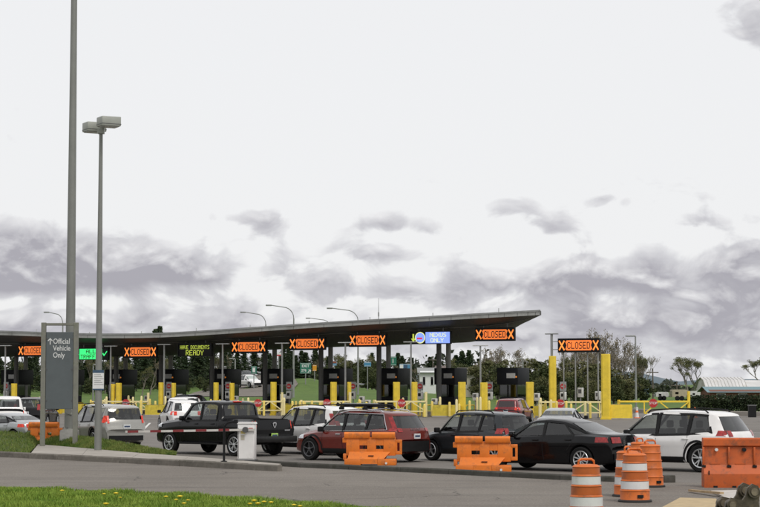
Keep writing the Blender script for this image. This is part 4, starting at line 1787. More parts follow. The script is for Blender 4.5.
def leafy(mb, c, rr, n, size, r):
    for _ in range(n):
        while True:
            p = Vector((r.uniform(-1, 1), r.uniform(-1, 1), r.uniform(-1, 1)))
            if p.length < 1:
                break
        p = p.normalized() * (p.length ** .45)
        q = Vector(c) + Vector((p.x * rr[0], p.y * rr[1], p.z * rr[2]))
        a = Vector((r.gauss(0, 1), r.gauss(0, 1), r.gauss(0, 1))).normalized()
        b = a.cross(Vector((r.gauss(0, 1), r.gauss(0, 1), r.gauss(0, 1)))).normalized()
        s = size * r.uniform(.6, 1.3)
        o = len(mb.v)
        mb.v += [tuple(q - a * s), tuple(q + b * s * .55), tuple(q + a * s), tuple(q - b * s * .55)]
        mb.f.append((o, o + 1, o + 2, o + 3))
        mb.m.append(0)


def tree_meshes(kind, seed):
    r = random.Random(seed)
    tr, cr = MB(), MB()
    if kind == 'conifer':
        H = 12.0
        tr.tube([(0, 0, -.6), (.05, 0, 4), (0, .05, H)], [.26, .18, .02], 7)
        for i in range(54):
            z = 1.1 + (H - 1.2) * (i / 54) ** .95
            R_ = 2.5 * (1 - (z / H)) ** .8 + .15
            nb = 5
            for k in range(nb):
                a = r.uniform(0, 6.3)
                ln = R_ * r.uniform(.65, 1.15)
                tr.tube([(0, 0, z), (math.cos(a) * ln * .9, math.sin(a) * ln * .9, z - ln * .22)], [.035, .01], 3, cap=False)
                for q in range(7):
                    f = (q + r.random()) / 7
                    leafy(cr, (math.cos(a) * ln * f, math.sin(a) * ln * f, z - ln * .25 * f), (.18 + .2 * (1 - f), .18 + .2 * (1 - f), .14), 3, .2, r)
    elif kind == 'bushy':
        H = 7.0
        tr.tube([(0, 0, -.6), (.1, 0, 2), (0, .05, 4.5)], [.22, .17, .06], 7)
        for k in range(5):
            a = r.uniform(0, 6.3)
            tr.tube([(0, 0, 1.6 + .3 * k), (math.cos(a) * 1.2, math.sin(a) * 1.2, 3 + .4 * k)], [.09, .03], 5)
        for k in range(26):
            a, rr_, z = r.uniform(0, 6.3), r.uniform(.2, 2.1), r.uniform(1.0, 6.2)
            rr_ *= math.sin(math.pi * min(1, (z + .6) / 7.6)) ** .6
            s = r.uniform(.6, 1.1)
            leafy(cr, (math.cos(a) * rr_, math.sin(a) * rr_, z), (s, s, s * .8), 95, .20, r)
    else:
        H = 11.0

        def grow(p, d, ln, rad, dep):
            n = 3
            pts = [p]
            q = p
            for i in range(n):
                d = (d + Vector((r.gauss(0, .10), r.gauss(0, .10), r.gauss(.03, .06)))).normalized()
                q = q + d * ln / n
                pts.append(q)
            tr.tube(pts, [rad, rad * .9, rad * .78, rad * .66], 5 if dep < 2 else 3, cap=False)
            if dep >= 5:
                leafy(cr, q, (.3, .3, .3), 5 if kind == 'bare' else 16, .11, r)
                return
            for k in range(r.choice((2, 3, 3)) if dep < 4 else 3):
                ax = Vector((r.gauss(0, 1), r.gauss(0, 1), r.gauss(0, .4))).normalized()
                nd_ = (d + ax * r.uniform(.35, .75) + Vector((0, 0, .18))).normalized()
                grow(pts[r.choice((2, 3, 3))], nd_, ln * r.uniform(.62, .82), max(.028, rad * .6), dep + 1)
        grow(Vector((0, 0, -.6)), Vector((0, 0, 1)), 3.2, .22, 0)
    return tr, cr


PROT = {}


def tree(kind, loc, hk, label, group, seed=0, wide=1.0):
    key = (kind, seed)
    if key not in PROT:
        tr, cr = tree_meshes(kind, seed * 7 + 3)
        tm = {'conifer': WOOD, 'bushy': WOOD, 'bare': BARKP, 'budding': BARKP}[kind]
        cm = {'conifer': NEEDLE, 'bushy': LEAFM if seed > 2 else LEAFD, 'bare': BUD, 'budding': LEAFO}[kind]
        PROT[key] = (tr.mesh('trunk', tm, 60), cr.mesh('crown', cm, fix=False))
    a, b = PROT[key]
    o = thing({'conifer': 'conifer_tree', 'bushy': 'evergreen_tree', 'bare': 'bare_tree', 'budding': 'budding_tree'}[kind], label, 'tree', loc, rnd.uniform(0, 6.28), group, (hk * wide, hk * wide, hk))
    link('trunk', a, o)
    link('crown', b, o)
    return o


NAT = {'conifer': 12.0, 'bushy': 7.0, 'bare': 10.2, 'budding': 10.2}


def tree_px(kind, px, ytop, Y, label, group, seed=0, wide=1.0):
    x = WX(px, Y)
    z0 = terr(x, Y)
    h_ = A(px, ytop, Y).z - z0
    return tree(kind, (x, Y, z0 - .1), h_ / NAT[kind], label, group, seed, wide)


rt = random.Random(21)
LT = ('dark conifer in the wood beyond the booths', 'conifers beyond the booths')
for px, yt, Y in ((138, 344, 300), (152, 327, 330), (161, 328, 335), (148, 333, 330), (176, 340, 315), (190, 342, 320), (203, 345, 310), (216, 340, 330), (232, 344, 340), (246, 342, 370), (262, 347, 380), (283, 346, 330), (292, 350, 325), (126, 350, 280), (108, 347, 300), (92, 352, 290), (318, 352, 330), (328, 356, 320), (272, 352, 380), (299, 345, 345), (305, 351, 330), (313, 347, 350), (56, 350, 290), (34, 352, 300), (14, 352, 300), (74, 350, 300), (-8, 350, 300), (198, 350, 300), (280, 352, 318), (117, 344, 310)):
    tree_px('conifer', px + rt.uniform(-3, 3), yt + rt.uniform(-3, 5), Y + rt.uniform(-8, 8), 'dark conifer behind the booths ' + near(px), LT[1], rt.choice((1, 2, 3)), rt.uniform(1.1, 1.5))
for px, yt, Y in ((84, 358, 250), (96, 352, 262), (112, 356, 255), (128, 352, 262), (143, 350, 270), (158, 349, 275), (168, 347, 282), (184, 350, 280), (196, 347, 290), (208, 349, 290), (222, 348, 300), (236, 350, 310), (255, 349, 345), (268, 350, 345), (285, 352, 300), (296, 354, 305), (308, 352, 300), (-2, 352, 255), (12, 356, 250), (28, 352, 258), (44, 355, 252), (58, 352, 262), (72, 356, 255), (286, 344, 360), (226, 343, 350)):
    tree_px('conifer', px + rt.uniform(-3, 3), yt + rt.uniform(-3, 5), Y + rt.uniform(-8, 8), 'dark conifer behind the booths ' + near(px), LT[1], rt.choice((1, 2, 3)), rt.uniform(1.5, 2.0))
LB = ('round evergreen tree growing low behind the booths', 'evergreens behind the booths')
for px, yt, Y in ((343, 360, 300), (352, 358, 310), (362, 356, 300), (372, 359, 305), (381, 357, 315), (346, 366, 280), (368, 366, 280), (120, 366, 262), (136, 368, 262), (102, 368, 265), (150, 372, 262), (178, 372, 268), (200, 374, 270), (212, 376, 275), (284, 366, 300), (270, 366, 345), (424, 366, 330), (446, 364, 340), (462, 360, 330), (476, 362, 320), (20, 372, 262), (40, 372, 262), (62, 370, 270), (80, 372, 265), (90, 376, 240), (110, 378, 238), (168, 378, 245), (188, 376, 250), (206, 378, 250), (160, 372, 265), (218, 370, 300), (288, 372, 290), (318, 364, 296), (328, 362, 300), (336, 364, 296), (356, 364, 290), (376, 366, 285), (386, 368, 285), (4, 378, 240), (30, 378, 240), (52, 378, 238)):
    tree_px('bushy', px, yt, Y, 'round evergreen behind the booths ' + near(px), LB[1], rt.choice((1, 2)), rt.uniform(.9, 1.3))
for px, yt, Y in ((437, 353, 420), (430, 356, 420), (398, 352, 430), (402, 355, 420), (412, 357, 420), (462, 350, 400), (469, 349, 400), (456, 354, 400), (372, 352, 430)):
    tree_px('conifer', px, yt, Y, 'far conifer showing in the gap between the canopy columns', 'far conifers between the columns', rt.choice((1, 2, 3)), rt.uniform(1.1, 1.6))
for px, yt, Y in ((105, 352, 245), (118, 358, 242), (134, 356, 246), (150, 358, 240), (128, 362, 236), (142, 364, 236), (168, 356, 256), (212, 354, 290), (230, 352, 320), (262, 354, 360), (322, 356, 330), (334, 352, 330), (350, 350, 340), (360, 354, 330), (376, 352, 335), (22, 358, 240), (48, 360, 240), (66, 358, 245), (88, 356, 245), (346, 354, 300), (407, 360, 340), (420, 358, 350), (446, 356, 350), (452, 360, 340)):
    k = rt.choice(('bare', 'budding', 'budding'))
    tree_px(k, px, yt, Y, ('leafless tree' if k == 'bare' else 'budding olive tree') + ' behind the booths ' + near(px), 'leafless trees behind the booths' if k == 'bare' else 'budding trees behind the booths', rt.choice((1, 2, 3)), rt.uniform(.8, 1.2))
# wood on the open side
for px, yt, Y in ((486, 358, 255), (498, 360, 250), (512, 357, 255), (526, 355, 250), (540, 357, 250), (553, 356, 255), (566, 360, 250), (580, 358, 255), (594, 362, 250), (607, 364, 255), (618, 366, 250), (630, 370, 255), (641, 374, 260), (505, 368, 235), (532, 368, 235), (560, 370, 235), (588, 371, 235), (614, 374, 240), (478, 364, 250), (546, 374, 230), (574, 374, 230), (520, 376, 228), (600, 377, 232)):
    tree_px('bushy', px, yt, Y, ('low front-row' if Y < 245 else 'taller back-row') + ' evergreen in the wood ' + ('beside the lone booth' if px < 545 else 'behind the lone CLOSED sign' if px < 600 else 'right of the tall yellow post' if False else 'beyond the tallest yellow post'), 'evergreens behind the lone closed sign', rt.choice((1, 2, 3, 3, 4)), rt.uniform(1.0, 1.4))
for px, yt, Y, k in ((489, 343, 262, 'bare'), (497, 340, 265, 'bare'), (508, 343, 262, 'bare'), (519, 346, 265, 'bare'), (480, 349, 270, 'bare'), (530, 353, 268, 'budding'), (577, 337, 262, 'bare'), (588, 330, 265, 'bare'), (598, 328, 268, 'bare'), (607, 332, 262, 'bare'), (616, 336, 266, 'bare'), (626, 342, 262, 'bare'), (637, 351, 262, 'budding'), (643, 353, 270, 'budding'), (566, 349, 268, 'bare'), (558, 352, 265, 'budding'), (604, 327, 280, 'bare'), (633, 344, 272, 'bare'), (640, 349, 275, 'bare'), (590, 326, 285, 'bare'), (582, 334, 275, 'bare'), (593, 331, 272, 'bare'), (603, 333, 275, 'bare'), (612, 333, 272, 'bare'), (621, 340, 275, 'bare'), (631, 346, 268, 'bare'), (493, 346, 275, 'bare'), (503, 342, 272, 'bare'), (514, 344, 275, 'bare'), (571, 344, 270, 'bare')):
    tree_px(k, px, yt, Y, ('leafless tree above the wood ' + ('beside the lone booth' if px < 545 else 'behind the lone CLOSED sign' if px < 600 else 'beyond the tallest yellow post')) if k == 'bare' else 'budding olive tree rising above the wood by the lone CLOSED sign', 'leafless trees above the wood' if k == 'bare' else 'budding trees above the wood', rt.choice((1, 2, 3)), rt.uniform(.7, .9))
tree_px('budding', 689, 355, 330, 'loose budding tree left of the pale barn, the thinner of two', None, 1, 1.3)
tree_px('budding', 699, 353, 335, 'loose budding tree left of the pale barn, the wider of two', None, 3, 1.35)
tree_px('budding', 757, 351, 330, 'budding tree cut by the frame above the blue roof', None, 2, 1.35)
for px, yt, Y in ((350, 372, 262), (536, 384, 215), (548, 382, 215)):
    tree_px('bushy', px, yt, Y, 'low rounded shrub on the grass behind the booths', 'low shrubs behind the booths', 1, 1.5)


# one mass of far woodland that closes the horizon
def far_wood():
    mb = MB()
    r = random.Random(77)
    for k in range(900):
        x = -260 + 620 * (k + r.random()) / 900
        y = 520 + r.uniform(-15, 30)
        h_ = (5 + 3.0 * math.sin(x * .05) + r.uniform(-1.5, 2.5)) * (1.25 if x < 30 else .72)
        leafy(mb, (x, y, h_ * .5), (2.2, 2.2, h_ * .52), 26, .9, r)
    tag(mb.build('far_woods', leaf_mat('far_leaves', (.03, .04, .03), (.065, .07, .045), .12), None, fix=False), 'distant line of mixed woodland along the horizon', 'woods', kind='stuff')


far_wood()
# hills
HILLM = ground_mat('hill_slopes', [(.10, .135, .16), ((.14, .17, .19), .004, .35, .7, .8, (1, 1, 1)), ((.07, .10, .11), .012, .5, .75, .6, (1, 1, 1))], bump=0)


def hills():
    xs = [-3000 + 60 * i for i in range(101)]
    P = []
    for dy, k in ((0, 0), (250, .55), (500, .9), (700, 1.0), (1400, .3)):
        P.append([(x, 5200 + dy, -20 + k * (42 + 38 * math.exp(-((x - 740) / 180) ** 2) + 20 * math.sin(x * .004 + 1) + 9 * math.sin(x * .013) + 4 * math.sin(x * .041))) for x in xs])
    tag(MB().grid(P).build('hills', HILLM, None, 60), kind='structure')


hills()


# clipped hedge on the far right
def hedge(px0, px1, ytop, ybot, label):
    Y = G((px0 + px1) / 2, ybot).y
    x0, x1 = WX(px0, Y), WX(px1, Y)
    h_ = A(px0, ytop, Y).z
    o = thing('hedge', label, 'hedge', ((x0 + x1) / 2, Y, 0))
    mb = MB()
    r = random.Random(6)
    L = x1 - x0
    n = int(L / .45)
    for i in range(n):
        x = -L / 2 + L * (i + .5) / n
        for z in (.35, .8, 1.25):
            if z < h_ + .1:
                leafy(mb, (x + r.gauss(0, .12), r.uniform(-.3, .4), z * h_ / 1.55), (.5, .65, .42), 150, .11, r)
    mb.build('foliage', HEDGE, o, fix=False)
    st = MB()
    for i in range(n // 3):
        x = -L / 2 + L * (i + .5) / (n // 3)
        st.tube([(x, 0, -.05), (x + .1, 0, h_ * .7)], .05, 5)
    st.build('stems', WOOD, o)
    return o


hedge(689, 800, 396.5, 412, 'long dark clipped hedge in front of the barn')
# buildings on the right
BARNW = mat('barn_sheet', (.50, .49, .47), .6, var=.1, vscale=.5, dirt=(.33, .27, .2, .6), dscale=.35)
BARNR = mat('barn_roof_sheet', (.55, .54, .53), .55, var=.1, vscale=.4, dirt=(.38, .33, .26, .55), dscale=.3)
SHEDR = mat('shed_red', (.15, .062, .042), .8, var=.15)
SHEDB = mat('shed_blue_roof', (.14, .24, .27), .5, .3, var=.08)


def barn(px0, px1, ytop, ybot, Y, label):
    x0, x1 = WX(px0, Y), WX(px1, Y)
    h_ = A(px0, ytop, Y).z
    r = thing('barn', label, 'barn', (x0, Y, 0), 0)
    L = x1 - x0
    D = 10.0
    gp = [(0, 0), (D, 0), (D, h_ * .55), (D * .78, h_ * .88), (D * .5, h_), (D * .22, h_ * .88), (0, h_ * .55)]
    MB().prism([(a, b) for a, b in gp], .0, .12, plane='yz').build('gable_wall', BARNW, r)
    MB().prism([(a, b) for a, b in gp], L - .12, L, plane='yz').build('gable_wall', BARNW, r)
    MB().box(.12, L - .12, 0, .1, 0, h_ * .55 - .02).build('side_wall', BARNW, r)
    MB().box(.12, L - .12, D - .1, D, 0, h_ * .55 - .02).build('side_wall', BARNW, r)
    n = 12
    for i in range(n):
        xa, xb = -.25 + (L + .5) * i / n, -.25 + (L + .5) * (i + 1) / n - .04
        P = [[(xa, a, b + .06), (xb, a, b + .06)] for a, b in ((-.35, h_ * .47), (0, h_ * .55), (D * .22, h_ * .88), (D * .5, h_), (D * .78, h_ * .88), (D, h_ * .55), (D + .3, h_ * .47))]
        MB().grid(P).build('roof_panel', BARNR, r)
    for i in range(n + 1):
        xa = -.25 + (L + .5) * i / n - .02
        MB().tube([(xa, a, b + .09) for a, b in ((-.35, h_ * .47), (0, h_ * .55), (D * .22, h_ * .88), (D * .5, h_))], .04, 4).build('roof_batten', BARNW, r)
    MB().box(-.05, -.0, D * .35, D * .65, 0, h_ * .5).build('door', STEELG, r)
    return r


barn(708, 746, 377.5, 399, 270, 'pale weathered barn with a rounded metal roof beyond the hedge')


def shed(px0, px1, ytop, yeave, Y, label, wall, roof, nm='shed', D=7.0):
    x0, x1 = WX(px0, Y), WX(px1, Y)
    ht, he = A(px0, ytop, Y + D / 2).z, A(px0, yeave, Y).z
    zb = terr((x0 + x1) / 2, Y) - .1
    r = thing(nm, label, 'building', (x0, Y, zb), 0)
    L = x1 - x0
    ht -= zb
    he -= zb
    MB().box(0, L, 0, D, 0, he).build('wall', wall, r)
    MB().prism([(0, he), (D, he), (D / 2, ht)], .02, L - .02, plane='yz').build('gable', wall, r)
    MB().add([(-.4, -.5, he - .12), (L + .4, -.5, he - .12), (L + .4, D / 2, ht + .05), (-.4, D / 2, ht + .05), (-.4, D + .5, he - .12), (L + .4, D + .5, he - .12)], [(0, 1, 2, 3), (3, 2, 5, 4)]).build('roof', roof, r)
    n = max(2, int(L / 2.6))
    for i in range(n):
        xa = L * (i + .3) / n
        f = MB().box(xa, xa + L / n * .42, -.05, -.002, he * .38, he * .8).build('window', WHITE, r)
        MB().box(xa + .07, xa + L / n * .42 - .07, -.062, -.052, he * .38 + .07, he * .8 - .07).build('pane', BGL, f)
    return r


shed(710, 775, 387, 391.3, 238, 'low brick red building with blue metal roof behind the hedge', SHEDR, SHEDB)
shed(741, 790, 380.5, 386.5, 300, 'pale roofed building beside the barn', BARNW, BARNR)
shed(420, 436, 368, 372, 300, 'white industrial building seen between the columns', WHITE, STEELG, 'far_building')
shed(438, 446, 366, 371, 305, 'small tan brick house seen between the columns', mat('tan_brick', (.26, .16, .10), .9), mat('house_roof', (.13, .10, .09), .9), 'far_house')
shed(461, 476, 368, 373, 255, 'cream house with several windows beyond the yellow posts', mat('cream_wall', (.40, .38, .30), .9), mat('house_roof2', (.10, .09, .085), .9), 'far_house')
shed(474, 488, 370, 376, 265, 'dark red house partly behind the mast', SHEDR, mat('house_roof3', (.08, .08, .08), .9), 'far_house')
# trailers and boats parked before the hedge wood
VAN = mat('trailer_white', (.55, .55, .54), .5, var=.1, dirt=(.3, .28, .24, .4))
for px0, px1, yt, yb, Y, lab, col_ in ((671, 687, 389.5, 396, 262, 'beige camper trailer parked left of the hedge', mat('trailer_beige', (.36, .31, .22), .6)), (655, 668, 392, 397, 265, 'white utility trailer parked left of the beige camper', VAN), (640, 648, 387, 394, 268, 'blue tarp covered boat parked by the wood', mat('tarp_blue', (.10, .16, .2), .7)), (689, 701, 391, 396, 268, 'white boxy trailer parked before the barn', VAN)):
    x0, x1 = WX(px0, Y), WX(px1, Y)
    h_ = A(px0, yt, Y).z
    r = thing('parked_trailer', lab, 'trailer', ((x0 + x1) / 2, Y, .3))
    w_ = (x1 - x0) / 2
    h_ -= .3
    MB().prism([(-w_, .5), (w_ * .9, .5), (w_, .9), (w_ * .95, h_ - .15), (w_ * .85, h_), (-w_ * .9, h_), (-w_, h_ - .2)], -1.1, 1.1).build('shell', col_, r)
    for k in (-.35, .2):
        MB().cyl((w_ * k, -1.15, .33), .33, .2, 14, axis='y').build('wheel', TYRE, r)
    MB().box(-w_ * .6, -w_ * .2, -1.13, -1.102, h_ * .6, h_ * .78).build('window', BGL, r)
    MB().bar((w_ * .9, 0, .55), (w_ * 1.35, 0, .5), .12).build('drawbar', STEELD, r)
# street lamps behind the canopy
sl = None
for px, tipx, yt in ((265.5, 244, 312), (293.5, 270, 305), (331, 309, 318), (358, 331, 308), (62, 47, 312)):
    Y = {305: 230, 312: 250, 318: 300, 308: 240}[yt]
    x = WX(px, Y)
    z0 = terr(x, Y)
    H_ = A(px, yt, Y).z - z0
    arm = WX(tipx, Y) - x
    o = thing('street_lamp', {265.5: 'curved cobra-head street lamp above the canopy, far one left of the taller', 293.5: 'tall curved cobra-head street lamp above the canopy, the highest of them', 331: 'lowest curved street lamp peeking over the canopy', 358: 'curved cobra-head street lamp left of the antenna above the canopy', 62: 'curved street lamp seen above the Official Vehicle Only board'}[px], 'street lamp', (x, Y, z0))
    pts = [(0, 0, H_ - 1.6 + 0)] + [(arm * (1 - math.cos(a)) * .45, 0, H_ - 1.6 + 1.35 * math.sin(a)) for a in [R(15 * k) for k in range(1, 7)]] + [(arm, 0, H_)]
    MB().tube([(0, 0, 0), (0, 0, H_ - 1.6)], [.13, .08], 8).build('pole', STEELG, o, 40)
    MB().tube(pts, .055, 7).build('arm', STEELG, o, 40)
    MB().box(arm - .55, arm + .15, -.16, .16, H_ - .12, H_ + .06, bev=.05).build('lamp_head', STEELG, o, 40)
o = thing('antenna', 'thin whip antenna standing on the canopy roof', 'antenna', at_row(378.6, 6, ZF(row_s(378.6, 6)) - .1))
hh = A(378.6, 298, o.location.y).z - o.location.z
MB().tube([(0, 0, 0), (0, 0, hh)], [.035, .012], 6).build('whip', STEELD, o)
MB().box(-.15, .15, -.15, .15, 0, .25).build('base', STEELG, o)
MB().lathe([(.06, hh * .35), (.06, hh * .5)], 8).build('coil', STEELG, o)
# single arm lamp posts on the open side
for px, yt, Y, tip, lab in ((636, 336.5, 185, 626, 'tall plain lamp post with a flat arm right of the yellow posts'), (523, 359, 215, 517, 'short lamp post above the wood right of the lone booth'), (235, 359, 230, 229, 'short white lamp post beside the ramp'), (93, 365, 210, 98, 'short pale lamp post behind the slim pole')):
    x = WX(px, Y)
    z0 = terr(x, Y)
    H_ = A(px, yt, Y).z - z0
    o = thing('lamp_post', lab, 'lamp post', (x, Y, z0))
    MB().cyl((0, 0, 0), .10, H_, 8, .07).build('pole', STEELG, o, 40)
    arm = WX(tip, Y) - x
    MB().box(min(arm, 0), max(arm, 0), -.14, .14, H_ - .02, H_ + .12, bev=.03).build('lamp_head', STEELG, o)
    MB().box(-.22, .22, -.22, .22, -.1, .35, bev=.03).build('foot', CONC, o)
for px, yt, Y in ((653, 367, 300), (677, 380, 290), (433, 355, 330)):
    x = WX(px, Y)
    z0 = terr(x, Y)
    o = thing('utility_pole', {653: 'dark wooden utility pole above the parked boats', 677: 'thin utility pole above the beige camper', 433: 'thin utility pole seen between the columns'}[px], 'utility pole', (x, Y, z0))
    H_ = A(px, yt, Y).z - z0
    MB().cyl((0, 0, -.2), .14, H_, 8, .09).build('pole', WOOD, o, 40)
    MB().box(-.9, .9, -.06, .06, H_ - .9, H_ - .75).build('crossarm', WOOD, o)
# road signs on the slope
SGRN = mat('sign_green', (.012, .13, .085), .5, var=.1)
SBLU = mat('sign_blue', (.05, .20, .34), .5, var=.1)
SBLD = mat('sign_dark_blue', (.03, .07, .13), .5, var=.1)
SBRN = mat('sign_brown', (.20, .06, .03), .5)
SYEL = mat('sign_yellow', (.55, .25, .01), .5)


def road_sign(px0, px1, y0, y1, Y, lab, m, words=(), nm='road_sign', panels=()):
    x0, x1 = WX(px0, Y), WX(px1, Y)
    zt, zb = A(px0, y0, Y).z, A(px0, y1, Y).z
    xc = (x0 + x1) / 2
    zg = terr(xc, Y)
    r = thing(nm, lab, 'road sign', (xc, Y, zg))
    w_ = (x1 - x0) / 2
    MB().box(-w_, w_, -.04, .0, zb - zg, zt - zg, bev=.015).build('panel', m, r)
    b = MB()
    for a, c_, d_, e in ((-w_ + .06, w_ - .06, zt - zg - .10, zt - zg - .06), (-w_ + .06, w_ - .06, zb - zg + .06, zb - zg + .10)):
        b.box(a, c_, -.046, -.041, d_, e)
    b.build('border', WHITE, r)
    for k in ((-.6, .6) if w_ > .8 else (0,)):
        MB().cyl((k * w_, .05, 0), .06, zt - zg - .05, 8).build('post', STEELG, r, 40)
    for s_, sz, fx, fz in words:
        text('lettering', s_, sz, WHITE, r, (fx * w_, -.05, (zb + zt) / 2 - zg + fz * (zt - zb) / 2), bold=.01)
    for fx0, fx1, fz0, fz1, pm in panels:
        MB().box(fx0 * w_, fx1 * w_, -.055, -.042, zb - zg + (zt - zb) * fz0, zb - zg + (zt - zb) * fz1).build('inset_panel', pm, r)
    return r


xs_ = road_sign(300, 311, 363, 373.5, 262, 'green EXIT 276 sign with arrow on the grassy mound', SGRN, (('EXIT', .5, 0, .42), ('276', .48, -.32, -.42)))
za_ = A(306, 372.2, 262).z - xs_.location.z
MB().prism([(.28 + a_, za_ + b_) for a_, b_ in ((0, 0), (.06, -.06), (.34, .22), (.34, .04), (.42, .04), (.42, .36), (.10, .36), (.10, .28), (.28, .28))], -.06, -.045).build('arrow', WHITE, xs_)
road_sign(251, 256.5, 366.3, 374, 258, 'small green route sign with a pale shield beside the ramp', SGRN, (('5', .42, 0, -.1),), panels=((-.5, .5, .25, .8, WHITE),))
road_sign(312.5, 316.5, 365, 371, 268, 'small amber warning sign right of EXIT 276', SYEL)
road_sign(389.5, 396.5, 356.5, 365.5, 250, 'green highway sign with numeral 1 between the columns', SGRN, (('1', .8, 0, 0),))
road_sign(331.5, 336.5, 361, 365.6, 262, 'small brown and blue sign between the booths', SBLU, panels=((-.95, .95, .5, .95, SBRN),))
road_sign(364, 371, 362, 366.5, 262, 'plain light blue sign below the CLOSED lane sign', SBLU)
pn = [(-.95, -.35, .75, .96, WHITE), (-.25, .4, .75, .96, SBLD), (-.95, -.2, .5, .7, SBLD), (-.1, .9, .55, .72, WHITE), (-.9, .1, .28, .45, WHITE), (.2, .92, .25, .5, SBRN), (-.9, -.1, .05, .22, WHITE), (0, .9, .03, .2, SBLD)]
road_sign(399.5, 411, 364, 381, 262, 'tall blue service sign made of many small panels', SBLU, panels=pn)
road_sign(276, 281, 352.5, 356, 262, 'small white and red sign high between the columns', WHITE, panels=((-.9, .9, .05, .4, SRED),))
road_sign(221, 226.5, 366, 373, 240, 'dark blank back of a sign near the ramp', STEELD)
# guardrail along the ramp
g = thing('guardrail', 'pale steel guardrail along the ramp behind the booths', 'guardrail', (0, 0, 0))
pp = [(226, 262), (258, 300), (280, 330), (296, 300), (330, 290), (345, 280), (366, 270)]
pl = []
for px, Y in ((258, 335), (275, 322), (295, 312), (318, 300), (338, 292), (352, 285), (366, 280)):
    x = WX(px, Y)
    pl.append(Vector((x, Y, terr(x, Y) + .62)))
MB().tube(pl, .16, 5).build('rail', mat('galvanised', (.42, .43, .43), .5, .4), g, 40)
for p in pl:
    MB().box(p.x - .08, p.x + .08, p.y + .17, p.y + .3, p.z - .8, p.z + .1).build('rail_post', WOOD, g)
# low concrete edge on the right of the plaza
kb = [Vector((WX(px, Y), Y, 0)) for px, Y in ((632, 172), (690, 162), (800, 150))]
kerb_run('plaza_kerb', kb, .35, .35, CONC, 5)
tb = thing('litter_bin', 'dark square bin standing before the hedge', 'bin', (WX(749.5, 150), 149, 0))
MB().box(-.28, .28, -.28, .28, 0, .85, bev=.04).build('bin_body', BLACK, tb)
MB().box(-.31, .31, -.31, .31, .85, .95, bev=.03).build('bin_lid', STEELD, tb)
# traffic cones
ORG = mat('cone_orange', (.80, .15, .02), .55, var=.1)
for px, py, lab in ((202, 401, 'orange traffic cone beside the queue of white cars'), (695, 413, 'small orange traffic cone before the hedge'), (637, 416, 'orange tipped white marker post by the truss gate')):
    p = G(px, min(py + 6, 418) if px != 202 else 413)
    o = thing('traffic_cone', lab, 'cone', p)
    k = 1.05
    MB().lathe([(.16, .05), (.055, .8), (.03, .82)], 12).build('cone_body', ORG if px != 637 else WHITE, o, 40)
    MB().box(-.21, .21, -.21, .21, 0, .05).build('cone_base', ORG, o)
    MB().lathe([(.115, .42), (.09, .56)], 12, cap=False).build('white_band', WHITE if px != 637 else ORG, o, 40)
# ------------------------------------------------------------------ near poles, signs and barriers
POLE = mat('pole_grey', (.20, .205, .19), .6, .25, var=.08, vscale=1.2, dirt=(.14, .145, .12, .35), dscale=.8)
POLEG = mat('fixture_grey', (.30, .31, .28), .5, .2, var=.08, vscale=1.5)
Y = 76.0
t = thing('tall_pole', 'thick tapered grey steel pole on a square concrete plinth, cut by the frame', 'pole', (WX(69.5, Y, 425), Y, 0))
pr = [(.205, .75), (.205, .8), (.20, 2), (.165, 9), (.125, 17.5), (.09, 25)]
MB().lathe(pr, 20).build('shaft', POLE, t, 50)
MB().prism([(-.34, 0), (.34, 0), (.32, .72), (.29, .76), (-.29, .76), (-.32, .72)], -.33, .33).build('plinth', mat('plinth_concrete', (.36, .35, .33), .8, var=.12, dirt=(.2, .19, .17, .5)), t)
fl = MB().lathe([(.27, .76), (.27, .80), (.21, .81)], 20).build('base_flange', POLEG, t, 40)
for k in range(6):
    a = R(60 * k + 15)
    MB().cyl((.24 * math.cos(a), .24 * math.sin(a), .80), .018, .06, 6).build('anchor_bolt', STEELD, fl)
MB().box(.02, .13, -.235, -.19, 1.35, 1.68, bev=.015).build('access_cover', POLEG, t)
MB().lathe([(.125, -.04), (.125, 0)], 16, (.0, -.20, 1.5), axis='y').build('junction_cap', POLE, t, 40)
# slim double-head lamp
Y = 69.5
xz = A(98, 438, Y)
t = thing('double_head_lamp', 'slim grey lamp pole with two box heads and a small notice', 'lamp post', (xz.x, Y, .2))
Ht = A(101.5, 129, Y).z - .2
MB().lathe([(.13, -.3), (.128, 1), (.085, Ht * .7), (.065, Ht)], 16).build('shaft', POLE, t, 50)
MB().box(-.12, .12, -.12, .12, Ht - .18, Ht + .02, bev=.02).build('pole_cap', POLEG, t)


def shoebox(name, cx, cy, z, rz):
    o = MB().box(-.36, .36, -.30, .30, 0, .34, bev=.02).build(name, POLEG, t, 40)
    o.location = (cx, cy, z)
    o.rotation_euler = (0, 0, rz)
    MB().box(-.31, .31, -.25, .25, -.02, .0).build('lens', mat('lamp_lens', (.35, .35, .33), .3), o)
    MB().box(-.365, .365, -.305, .305, .06, .085).build('seam', STEELD, o)
    return o


shoebox('lamp_head', .34, -.42, Ht + .03, R(28))
shoebox('lamp_head', -.30, .40, Ht - .06, R(28))
m_ = MB().bar((0, 0, Ht), (.26, -.3, Ht + .1), .07)
m_.bar((0, 0, Ht - .05), (-.22, .3, Ht + .05), .07)
m_.build('head_arm', POLEG, t)
zz = A(100, 390, Y).z - .2
zt_ = A(100, 370, Y).z - .2
n_ = MB().box(-.19, .21, -.135, -.118, zz, zt_).build('notice', WHITE, t)
MB().box(-.19, .21, -.142, -.136, zt_ - .10, zt_).build('notice_header', mat('notice_blue', (.03, .07, .12), .5), n_)
MB().box(-.19, .21, -.142, -.136, zz, zz + .05).build('notice_footer', mat('notice_blue', (.03, .07, .12), .5), n_)
for k in range(6):
    MB().box(-.14, .10 + .05 * (k % 3), -.139, -.136, zt_ - .18 - .07 * k, zt_ - .16 - .07 * k).build('text_line', STEELG, n_)
